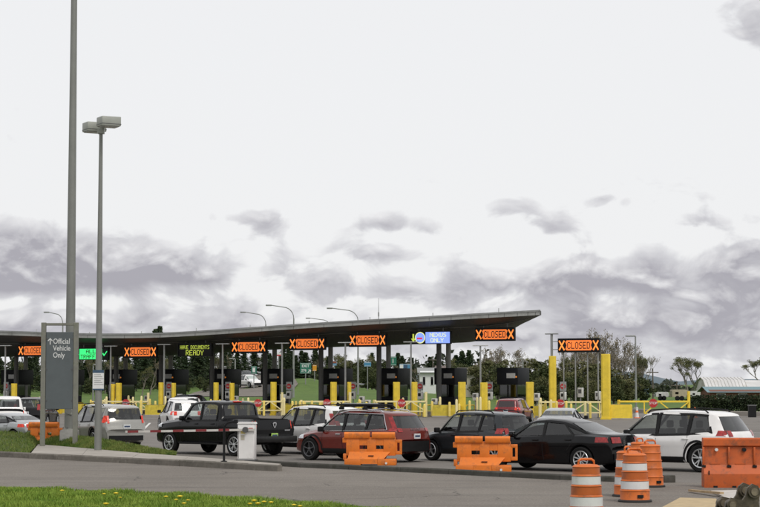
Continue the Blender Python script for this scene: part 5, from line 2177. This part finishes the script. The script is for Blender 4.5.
# official vehicle sign
Y = 74.0
SLATE = mat('sign_slate', (.085, .10, .105), .5, var=.08, vscale=1.5)
MOSSY = mat('mossy_steel', (.20, .20, .17), .7, .2, var=.2, vscale=3, dirt=(.09, .10, .05, .6), dscale=3)
xl, xr = WX(43, Y), WX(75.5, Y)
zt_ = A(43, 322.5, Y).z
t = thing('direction_board', 'tall slate grey board reading Official Vehicle Only in a steel frame', 'sign', ((xl + xr) / 2, Y, 0), 0)
hw = (xr - xl) / 2
for a in (-1, 1):
    MB().box(a * hw - .09, a * hw + .09, -.08, .08, 0, zt_, bev=.015).build('post', MOSSY, t)
MB().box(-hw + .09, hw - .09, -.06, .06, zt_ - .12, zt_ - .02, bev=.01).build('top_bar', MOSSY, t)
zp0, zp1 = A(55, 409, Y).z, A(55, 332, Y).z
MB().box(-hw + .10, hw - .10, -.05, .03, zp0, zp1, bev=.012).build('board', SLATE, t)
for k in range(3):
    for a in (-1, 1):
        MB().box(a * (hw - .13) - .03, a * (hw - .13) + .03, -.062, -.05, zp0 + (zp1 - zp0) * (.1 + .4 * k), zp0 + (zp1 - zp0) * (.1 + .4 * k) + .06).build('clip', STEELD, t)
zl_ = A(55, 341.5, Y).z
dz = 6.9 * Y / F
for k, s_ in enumerate(('Official', 'Vehicle', 'Only')):
    text('lettering', s_, .285, WHITE, t, (-hw + .37, -.056, zl_ - dz * k), align='LEFT', bold=.003, ext=.002, xs=.80)
ar = MB()
ax, az_ = -hw + .26, zl_
ar.bar((ax, -.056, az_ - .12), (ax, -.056, az_ + .10), .006, .035)
ar.bar((ax - .085, -.058, az_ + .02), (ax + .008, -.058, az_ + .12), .006, .035)
ar.bar((ax + .085, -.060, az_ + .02), (ax - .008, -.060, az_ + .12), .006, .035)
ar.build('arrow', WHITE, t)
# lift barrier: white cabinet, striped arm, bent black post
bx_ = G(247, 460, .19)
CABW = mat('barrier_cabinet_white', (.66, .65, .64), .45, var=.06, vscale=2, dirt=(.4, .37, .33, .35), dscale=2.5)
t = thing('lift_barrier', 'lift barrier with white cabinet and red and white striped arm', 'barrier', bx_, R(-7))
kx = bx_.y / F
MB().box(-.26, .26, -.20, .20, .02, 1.12, bev=.015).build('cabinet', CABW, t, 40)
MB().prism([(-.28, 1.122), (.28, 1.122), (.26, 1.18), (-.26, 1.18)], -.22, .22).build('cabinet_lid', CABW, t)
MB().box(-.30, .30, -.24, .24, -.03, .02).build('base_plate', STEELD, t)
MB().box(-.22, .22, -.207, -.201, .06, .98).build('cabinet_door', CABW, t)
MB().box(-.235, -.225, -.205, -.2005, .06, 1.0).build('door_seam', STEELD, t)
MB().box(-.16, -.02, -.212, -.206, .82, .92).build('warning_label', mat('label_yellow', (.55, .45, .15), .6), t)
MB().box(-.16, -.04, -.212, -.206, .62, .78).build('maker_label', mat('label_pale', (.45, .42, .34), .6), t)
MB().box(.09, .22, -.212, -.206, .97, 1.0).build('name_strip', SRED, t)
REDS = mat('arm_red', (.19, .02, .022), .5, var=.15)
ARMW = mat('arm_white', (.50, .48, .45), .5, var=.1, dirt=(.35, .32, .28, .3))
x0, x1 = .30, -(122 * kx)
za0, za1 = A(250, 429.5, bx_.y).z - bx_.z, A(125, 431.8, bx_.y).z - bx_.z
arm = thing('barrier_arm_pivot', '', '') if False else None
n = 8
av = MB().bar((x0, -.25, za0), (x1, -.25, za1), .05, .066).build('arm', ARMW, t)
for i in range(5):
    a = .02 + i * .2
    p_ = Vector((x1, -.25, za1)).lerp(Vector((x0 - .5, -.25, za0)), a)
    q_ = Vector((x1, -.25, za1)).lerp(Vector((x0 - .5, -.25, za0)), a + .095)
    MB().bar(p_, q_, .056, .070).build('red_band', REDS, av)
MB().cyl((0, -.34, za0), .09, .13, 14, axis='y').build('pivot_hub', STEELD, t, 40)
bp_ = G(224, 461.5, .19)
t = thing('bent_post', 'black steel post with a bent top beside the white barrier cabinet', 'post', bp_)
hz_ = A(224, 424, bp_.y).z - bp_.z
MB().tube([(0, 0, 0), (0, 0, hz_ - .12), (.03, 0, hz_ - .03), (.10, 0, hz_ + .04), (.22, 0, hz_ + .07), (.36, 0, hz_ + .07)], .036, 10).build('post_tube', BLACK, t, 50)
MB().box(.30, .42, -.06, .06, hz_ + .02, hz_ + .14, bev=.015).build('reader_head', BLACK, t)
MB().lathe([(.10, 0), (.10, .02), (.045, .03)], 14).build('foot_flange', BLACK, t, 40)

# ---- water-filled barriers
ORB = mat('barrier_orange', (.68, .17, .012), .55, var=.12, vscale=1.5, dirt=(.16, .075, .035, .6), dscale=3.2)
ORR = mat('barrier_red_orange', (.47, .088, .011), .55, var=.14, vscale=1.2, dirt=(.09, .045, .025, .75), dscale=3.0)
ORS = mat('barrier_slope_orange', (.80, .235, .022), .5, var=.06)


def traffic_barrier(label, loc, rz, L=1.56, H=1.04):
    """panel with two lifting slots, a rail notched in the middle, a sloped shelf and hinge lugs"""
    t = thing('water_barrier', label, 'barrier', loc, rz, None)
    h = L / 2
    bm = bmesh.new()
    # body: section in y,z, built from slabs so that the slots go right through
    mb = MB()
    yb = .09
    s0, s1, s2, s3 = -.36 * L / 1.56, -.12 * L / 1.56, .16 * L / 1.56, .40 * L / 1.56
    za, zb = .50, .62
    z0, z1 = .30, .88
    mb.box(-h, s0, -yb, yb, z0, z1, bev=.012)
    mb.box(s1, s2, -yb, yb, z0, z1, bev=.012)
    mb.box(s3, h, -yb, yb, z0, z1, bev=.012)
    for a, b in ((s0, s1), (s2, s3)):
        mb.box(a - .01, b + .01, -yb + .012, yb - .012, z0, za)
        mb.box(a - .01, b + .01, -yb + .012, yb - .012, zb, z1)
    mb.build('panel', ORB, t, 40)
    for a, b in ((-h - .06, -.035), (.035, h - .02)):
        MB().prism([(-.13, .845), (.13, .845), (.155, .90), (.15, .98), (.10, 1.035), (-.10, 1.035), (-.15, .98), (-.155, .90)], a, b, plane='yz').build('top_rail', ORB, t, 30)
    # sloped shelf
    V = [(-h + .10, -.10, .42), (h - .16, -.10, .42), (h - .36, -.30, .20), (-h + .06, -.30, .20), (-h + .10, .10, .42), (h - .16, .10, .42), (h - .36, .30, .20), (-h + .06, .30, .20)]
    MB().add(V, [(0, 1, 2, 3), (4, 7, 6, 5), (0, 4, 5, 1), (3, 2, 6, 7), (1, 5, 6, 2), (0, 3, 7, 4)]).build('sloped_shelf', ORB, t)
    b = MB()
    b.box(-h - .04, -.30, -.31, .31, 0, .20, bev=.02)
    b.box(.22, h + .02, -.31, .31, 0, .20, bev=.02)
    b.box(-.30, .22, -.31, .31, .045, .20)
    b.build('base', ORB, t, 40)
    for z0_, z1_, x_ in ((.36, .84, h),):
        l_ = MB().box(h, h + .20, -.07, .07, .33, .44, bev=.015).box(h, h + .20, -.07, .07, .70, .80, bev=.015).box(h + .13, h + .20, -.07, .07, .42, .72)
        l_.box(h, h + .05, -.07, .07, .42, .72)
        l_.build('hinge_lug', ORB, t, 40)
    MB().box(-h - .12, -h + .01, -.08, .08, .70, .86, bev=.02).build('hinge_lug', ORB, t, 40)
    MB().box(-h - .10, -h + .01, -.08, .08, .16, .36, bev=.02).build('hinge_lug', ORB, t, 40)
    MB().box(-.07, .10, -.262, -.20, .285, .315).build('maker_mark', mat('mark_dark', (.12, .03, .01), .7), t)
    MB().cyl((h - .28, -.335, .07), .035, .03, 12, axis='y').build('drain_plug', WHITE, t, 40)
    return t


b1 = G(371, 465)
traffic_barrier('bright orange water barrier beside the dark red car', b1, R(-4))
b2 = G(484, 471.8)
traffic_barrier('bright orange water barrier beside the dark grey hatchback and black sedan', b2, R(-4))
b3 = G(44, 447)
b3 = Vector((WX(45, 77.5, 430), 77.5, 0))
t = traffic_barrier('darker orange water barrier behind the legs of the direction board', b3, R(-8), 1.15)


def red_barrier(label, loc, rz, L=2.5, H=1.22):
    t = thing('red_orange_barrier', label, 'barrier', loc, rz)
    h = L / 2
    n = 4
    sec = [(-.30, 0), (-.31, .10), (-.30, .34), (-.14, .56), (-.105, .90), (-.105, 1.0), (-.17, 1.03), (-.17, H - .03), (-.14, H), (.14, H), (.17, H - .03), (.17, 1.03), (.105, 1.0), (.105, .90), (.14, .56), (.30, .34), (.31, .10), (.30, 0)]
    MB().prism(sec, -h, h, plane='yz').build('shell', ORR, t, 30)
    for k in range(n):
        x0_, x1_ = -h + L * k / n + .05, -h + L * (k + 1) / n - .05
        # recessed panels read as raised ribs between them
        MB().box(x0_ - .075, x0_ - .025, -.185, -.10, .56, 1.0, bev=.015).build('rib', ORR, t, 40)
        MB().box(x0_ + .1, x0_ + .36, -.150, -.10, .57, .60).build('ledge', ORR, t)
        MB().box(x0_ - .10, x0_ + .0, -.22, -.13, .50, .55).build('slot', BLACK, t)
    for k in range(5):
        x0_ = -h + .22 + k * .46
        MB().box(x0_, x0_ + .10, -.318, -.28, .0, .05).build('fork_pocket', BLACK, t)
    MB().box(-h + .10, -h + .13, -.312, -.30, .32, .42).build('scuff', BLACK, t)
    MB().cyl((-h + .32, -.20, .93), .04, .10, 12, axis='y').build('filler_cap', WHITE, t, 40)
    MB().cyl((-h + 1.0, -.20, .93), .05, .10, 12, axis='y').build('filler_cap', BLACK, t, 40)
    MB().box(h - .98 - .0, h - .80, -.322, -.30, .02, .26).build('label_plate', PLATE, t)
    return t


pr_ = G(701, 487)
rb_ = Vector((pr_.x + 1.29, pr_.y - .12, 0))
red_barrier('red-orange ribbed water barrier in front of the white car tail', rb_, R(-3))

# ---- drums
DRO = mat('drum_orange', (.56, .125, .013), .55, var=.16, vscale=2.0, dirt=(.10, .045, .025, .7), dscale=4)
DRW = mat('drum_white_band', (.60, .60, .60), .4, var=.08, vscale=4, dirt=(.35, .33, .30, .4), dscale=4)
DRR = mat('drum_orange_sheeting', (.40, .088, .010), .4, var=.12, vscale=4, dirt=(.16, .05, .02, .5), dscale=3)
RUB = mat('drum_rubber', (.02, .02, .02), .85)


def drum(label, loc, rz=0.0, bands=True, k=1.0, tilt=0.0):
    t = thing('traffic_drum', label, 'traffic drum', loc, rz, None, k)
    t.rotation_euler = (tilt, 0, rz)
    H = 1.0
    tiers = [(.02, .24, .305), (.24, .44, .285), (.44, .62, .268), (.62, .80, .252), (.80, .955, .238)]
    prof = [(.32, .02)]
    for a, b, r_ in tiers:
        prof += [(r_ + .012, a + .012), (r_, a + .03), (r_ - .004, b - .012), (r_ + .010, b)]
    prof += [(.235, .965), (.20, .99), (.12, 1.0), (.03, 1.0)]
    MB().lathe(prof, 28).build('drum_body', DRO, t, 35)
    if bands:
        for a, b, r_ in (tiers[1], tiers[3]):
            MB().lathe([(r_ + .004, a + .03), (r_ - .0, b - .012)], 28, cap=False).build('white_band', DRW, t, 60)
        for a, b, r_ in (tiers[2], tiers[4]):
            MB().lathe([(r_ + .004, a + .03), (r_ - .0, b - .012)], 28, cap=False).build('orange_band', DRR, t, 60)
    hd = MB().tube([(-.15, 0, .99), (-.145, 0, 1.055), (-.10, 0, 1.085), (.10, 0, 1.085), (.145, 0, 1.055), (.15, 0, .99)], .022, 8)
    hd.build('handle', DRO, t, 50)
    MB().lathe([(.345, 0), (.35, .03), (.335, .05), (.30, .055)], 24).build('rubber_base', RUB, t, 40)
    MB().box(-.05, .07, -.328, -.30, .10, .16).build('label_plate', BLACK, t)
    return t


drum('orange drum with white bands, standing apart by the road edge', (A(586.5, 520, 36.2).x, 36.2, 0), .3, k=1.06)
drum('orange drum with two white bands at the front of the cluster', G(635, 502), .2, k=1.06)
drum('orange drum half hidden, tucked behind the front drum of the cluster', G(628, 496.5), 1.0, k=1.04)
drum('plain orange drum without bands, rearmost against the white car', Vector((A(640, 470, 51.5).x, 51.5, 0)), .9, bands=False, k=1.02)
drum('plain orange drum without bands, right-angled to the kerb stub', G(650.5, 487), .5, bands=False, k=1.06)
# ---- kerb stub, boards and digger coupling in the corner
WOODP = mat('raw_plank', (.38, .27, .15), .8, var=.2, vscale=5, dirt=(.22, .16, .09, .4))
PLY = mat('plywood', (.42, .32, .18), .8, var=.15, vscale=3, dirt=(.25, .18, .1, .4))
SLAB = mat('pale_board', (.46, .43, .40), .8, var=.12, vscale=3, dirt=(.3, .27, .22, .5))
t = MB().box(-.16, .16, -.10, .10, 0, .19, bev=.02).build('kerb_chunk', KERBD, None, 40, G(668.5, 482.5), .3)
tag(t, 'broken grey kerb chunk behind the plain orange drum', 'kerb')
def flat_board(name, pts, th, m, label, cat):
    P = [G(*p) for p in pts]
    c_ = sum(P, Vector()) / len(P)
    o = MB().prism([(p.x - c_.x, p.y - c_.y) for p in P], .008, .008 + th, plane='xy').build(name, m, None, None, (c_.x, c_.y, 0))
    return tag(o, label, cat)


flat_board('plywood_sheet', [(680, 499), (716, 500), (724, 514), (652, 514)], .025, PLY, 'tan plywood sheet lying on the road by the digger coupling', 'board')
flat_board('pale_board', [(711, 492.5), (772, 491), (775, 499.5), (728, 501)], .04, SLAB, 'pale grey board lying in front of the red-orange barrier', 'board')
a, b = G(690, 492.5), G(722, 497.5)
t = MB().bar((0, 0, .05), (b - a) + Vector((0, 0, .10)), .09, .05).build('timber_batten', WOODP, None, None, a)
tag(t, 'thin timber batten resting on the pale board', 'timber')
# digger coupling: two ear plates with bosses on a bucket back
STEELO = mat('worn_steel', (.085, .07, .05), .5, .5, var=.35, vscale=8, dirt=(.20, .15, .09, .6), dscale=7)
STEELW = mat('worn_steel_edge', (.20, .165, .12), .45, .6, var=.3, vscale=9)
Yc = 36.0
pc = A(737, 505, Yc)
t = thing('digger_coupling', 'worn dark steel digger bucket coupling with two round pin bosses', 'digger part', (pc.x, Yc, 0), R(12))
zc = pc.z
ear = [(-.40, -.62), (-.36, -.16), (-.30, .06), (-.20, .15), (-.08, .12), (.02, .10), (.08, .18), (.12, .33), (.22, .40), (.33, .36), (.38, .24), (.34, .06), (.37, -.2), (.46, -.62)]
zz = lambda P: [(x, z + zc) for x, z in P]
for yy in (-.22, .20):
    e = MB().prism(zz(ear), yy, yy + .05).build('ear_plate', STEELO, t)
    for cx, cz, rr in ((.235, .255, .115), (-.20, .02, .10)):
        q = MB().lathe([(rr, -.05), (rr, .10)], 20, (cx, yy, zc + cz), axis='y').build('pin_boss', STEELO, e, 40)
        MB().lathe([(rr * .62, -.07), (rr * .62, .12)], 16, (cx, yy, zc + cz), axis='y').build('pin', STEELW, e, 40)
MB().prism(zz([(-.12, -.62), (-.05, -.02), (.05, .05), (.16, -.02), (.24, -.62)]), -.165, .195).build('centre_web', STEELW, t)
# bucket shell beneath
P = []
for i in range(11):
    a_ = R(-20 + 22 * i)
    P.append([(.02 - .72 * math.cos(a_) * .9, yy, max(.02, .58 - .52 * math.sin(a_) if False else .45 + .42 * math.sin(a_ + R(90)) * .5)) for yy in (-.55, .55)])
MB().box(-.5, .52, -.5, .5, .02, max(.1, zc - .58), bev=.06).build('bucket_shell', STEELO, t, 40)
for k in range(4):
    MB().box(-.62, -.5, -.46 + k * .27, -.34 + k * .27, .02, .12).build('bucket_tooth', STEELW, t)
# ------------------------------------------------------------------ the queue
def head_of(ax, ay):
    return math.atan2(ay, ax)


PB, PW = paint('black', (.005, .005, .006), 0, .2, .02, .18, .2), paint('white', (.72, .71, .70), 0, .3, .10)
PR, PG = paint('dark_red', (.13, .014, .009), .1, .22, .04, .45, .35), paint('dark_grey', (.026, .030, .034), .2, .25, .04, .3, .3)
PS, PT = paint('silver', (.36, .37, .38), .4), paint('stone_grey', (.31, .305, .285), .3)
PBK2 = paint('deep_black', (.004, .004, .005), 0, .16, .02, .22, .2)


def on(px, py):
    return G(px, py)


# black pickup
pk = pickup_shape()
t = make_car(pk, 'pickup_truck', 'black crew cab pickup beside the white barrier cabinet', 'pickup', PB, on(222, 454.2), head_of(-.69, .72), 'twin', None, lit=True, plate=PLATEG, clad=False, bed=(-2.84, -1.18, -.80, .80, .72, 2.2))
hx = -pk.L / 2
MB().grid(pk.end_patch(-.80, .80, .80, 1.28, .012, nz=4)).build('tailgate', PB, t, 40)
MB().box(hx - .15, hx + .05, -.96, .96, .50, .72, bev=.03).build('bumper', mat('dark_bumper', (.03, .03, .03), .3, .6), t, 40)
e = MB()
e.prism([(-.085, 1.17), (-.05, 1.20), (0, 1.205), (.05, 1.20), (.085, 1.17), (.075, 1.10), (.03, 1.02), (0, 1.0), (-.03, 1.02), (-.075, 1.10)], hx - .03, hx - .018, plane='yz')
e.build('tailgate_emblem', CHROME, t)
MB().prism([(-.05, 1.16), (.05, 1.16), (.02, 1.05), (-.02, 1.05)], hx - .036, hx - .031, plane='yz').build('emblem_inlay', TRIM, t)
MB().box(-.92, -.80, -.17, .17, 1.90, 1.935).build('brake_light', REDLIT, t)
MB().box(hx - .02, hx - .016, -.72, -.48, .90, .935).build('tailgate_badge', CHROME, t)
MB().box(-1.05, 1.2, 1.0, 1.07, .40, .45).build('side_step', TRIM, t)
MB().box(-1.05, 1.2, -1.07, -1.0, .40, .45).build('side_step', TRIM, t)
MB().cyl((-.3, .0, 1.94), .10, .10, 12, .05).build('roof_antenna', BLACK, t)

# white suv behind it
sw = suv(L=4.72, W=1.90, H=1.70, tailz=(1.0, 1.16), rake=.50, tail2=(.035, .15, 1.12, 1.44))
make_car(sw, 'white_suv', 'white car half hidden between the black pickup and the dark red car', 'car', PW, on(313, 453.6), head_of(-.65, .76), 'five', rails=(-1.5, .4, 1.70), scale=1.04)

# dark red suv with roof rack
sr = suv(L=4.70, W=1.92, H=1.64, tailz=(.98, 1.10), rake=.50, wb=2.86, r=.37, tail2=(.035, .15, 1.08, 1.44))
t = make_car(sr, 'red_suv', 'dark red car with black roof rack behind the orange barrier', 'car', PR, on(361.5, 460.5), head_of(-.76, .65), 'dark', chrome=True, rails=(-1.5, .45, 1.64), scale=1.03)
for x_ in (-.75, .25):
    yy = sr.W / 2 * sr.roofw
    m_ = MB().box(x_ - .04, x_ + .04, -yy - .03, yy + .03, 1.735, 1.77, bev=.01)
    m_.box(x_ - .07, x_ + .07, -yy - .05, -yy + .08, 1.655, 1.74, bev=.02).box(x_ - .07, x_ + .07, yy - .08, yy + .05, 1.655, 1.74, bev=.02)
    m_.build('rack_bar', BLACK, t, 40)
MB().box(-1.1, .55, .34, .64, 1.772, 1.84, bev=.02).build('ski_carrier', BLACK, t, 40)
MB().box(-1.02, .47, .36, .40, 1.842, 1.862).build('carrier_rail', ALLOY, t)
MB().box(-.85, .35, -.62, -.36, 1.772, 1.83, bev=.02).build('ski_carrier', BLACK, t, 40)
zq = 1.035
o = text('tailgate_lettering', 'V O L V O', .10, CHROME, t, (sr.xend(zq) - .02, 0, zq), rot=(R(90), 0, R(-90)), ext=.003, bold=.003)

# dark grey compact suv
sg_ = suv(L=4.30, W=1.80, H=1.66, r=.35, wb=2.56, tailz=(.92, 1.12), rake=.40, box=.2)
make_car(sg_, 'grey_hatchback', 'dark grey compact car ahead of the black sedan', 'car', PG, on(476, 461), head_of(-.68, .73), 'five', rails=(-1.4, .3, 1.66))

# black sedan
se = sedan(L=4.75, W=1.88, H=1.46, wb=2.8)
t = make_car(se, 'black_sedan', 'glossy black sedan with sloping roof between the orange barriers and drums', 'car', PBK2, on(556, 469.9), head_of(-.80, .60), 'ten', clad=False, scale=1.06)

# white suv on the right
sx = suv(L=4.52, W=1.86, H=1.66, r=.375, wb=2.70, tailz=(.96, 1.12), rake=.52, box=.2)
make_car(sx, 'white_crossover', 'clean white crossover car behind the red-orange barrier', 'car', PW, on(673, 470.0), head_of(-.79, .61), 'twin', rails=(-1.45, .4, 1.66), scale=1.08)

# stone grey suv on the left
sl_ = suv(L=4.98, W=1.98, H=1.76, r=.385, wb=2.9, tailz=(.96, 1.24), rake=.34, box=.7, hood=1.08, taily=.41, bump=.2)
make_car(sl_, 'grey_suv', 'stone grey boxy family car behind the slim lamp pole', 'car', PT, on(103, 447.5), head_of(-.50, .866), 'five', lit=True, rails=(-1.7, .4, 1.76))

# silver sedan at the frame edge
ss = sedan(L=4.7, W=1.82, H=1.42)
make_car(ss, 'silver_sedan', 'silver sedan behind the grass at the edge of the frame', 'car', PS, Vector((WX(8, 81.5, 425), 81.5, 0)), head_of(-.75, .66), 'five', cut=True, lit=True, clad=False, scale=.95)
# cars farther up
DG = glass_mat('far_glass', (.05, .055, .06))
p2 = pickup_shape()
make_car(p2, 'white_pickup', 'white pickup at the frame edge beyond the silver sedan', 'pickup', PW, Vector((WX(3, 96, 410), 96, 0)), head_of(-.25, .97), 'five', lit=True, clad=False, bed=(-2.84, -1.18, -.80, .80, .72, 2.2))
sb = suv(L=4.9, W=1.98, H=1.8, r=.39, box=.8, rake=.32, tailz=(1.0, 1.3))
make_car(sb, 'black_suv', 'black upright car beyond the direction board', 'car', PB, Vector((WX(36, 112, 410), 112, 0)), head_of(.05, 1), 'five')
make_car(suv(), 'queue_car', 'white car in the far lane left of the black upright car', 'car', PW, Vector((WX(19.5, 122, 405), 122, 0)), head_of(.1, 1), cut=False, lit=True)
make_car(suv(H=1.7), 'queue_car', 'white car just ahead of the black pickup with lit tail lamps', 'car', PW, Vector((WX(180, 106, 405), 106, 0)), head_of(-.28, .96), lit=True)
make_car(suv(H=1.66), 'queue_car', 'white car second ahead of the black pickup', 'car', PW, Vector((WX(188, 135, 400), 135, 0)), head_of(.3, .95), cut=False, lit=True)
make_car(suv(H=1.68), 'queue_car', 'dark car between booths at the front of the white queue', 'car', PG, Vector((WX(193.5, 163, 395), 163, 0)), head_of(.44, .9), cut=False, lit=True)
make_car(sedan(), 'queue_car', 'grey car furthest through the open lane', 'car', PS, Vector((WX(182, 186, 392), 186, 0)), head_of(.44, .9), cut=False)
make_car(suv(H=1.62), 'queue_car', 'dark red car waiting at the gate beyond the black sedan', 'car', paint('crimson', (.16, .012, .016), .2), Vector((WX(514, 128, 405), 128, 0)), head_of(.3, .95), lit=True, cut=False)
make_car(sedan(L=4.7), 'queue_car', 'silver car waiting beyond the roof of the black sedan', 'car', PS, Vector((WX(562, 90, 415), 90, 0)), head_of(.25, .97), lit=False)
x_, y_ = WX(249, 262, 390), 262
make_car(suv(L=4.9, H=1.75), 'ramp_car', 'white car coming down the ramp behind the booths', 'car', PW, (x_, y_, terr(x_, y_) + .05), head_of(.55, -.83), cut=False, plate=None)
x_, y_ = WX(246, 305, 378), 305
make_car(suv(L=4.7), 'ramp_car', 'grey car higher up the ramp behind the booths', 'car', PG, (x_, y_, terr(x_, y_) + .05), head_of(.4, -.9), cut=False, plate=None)
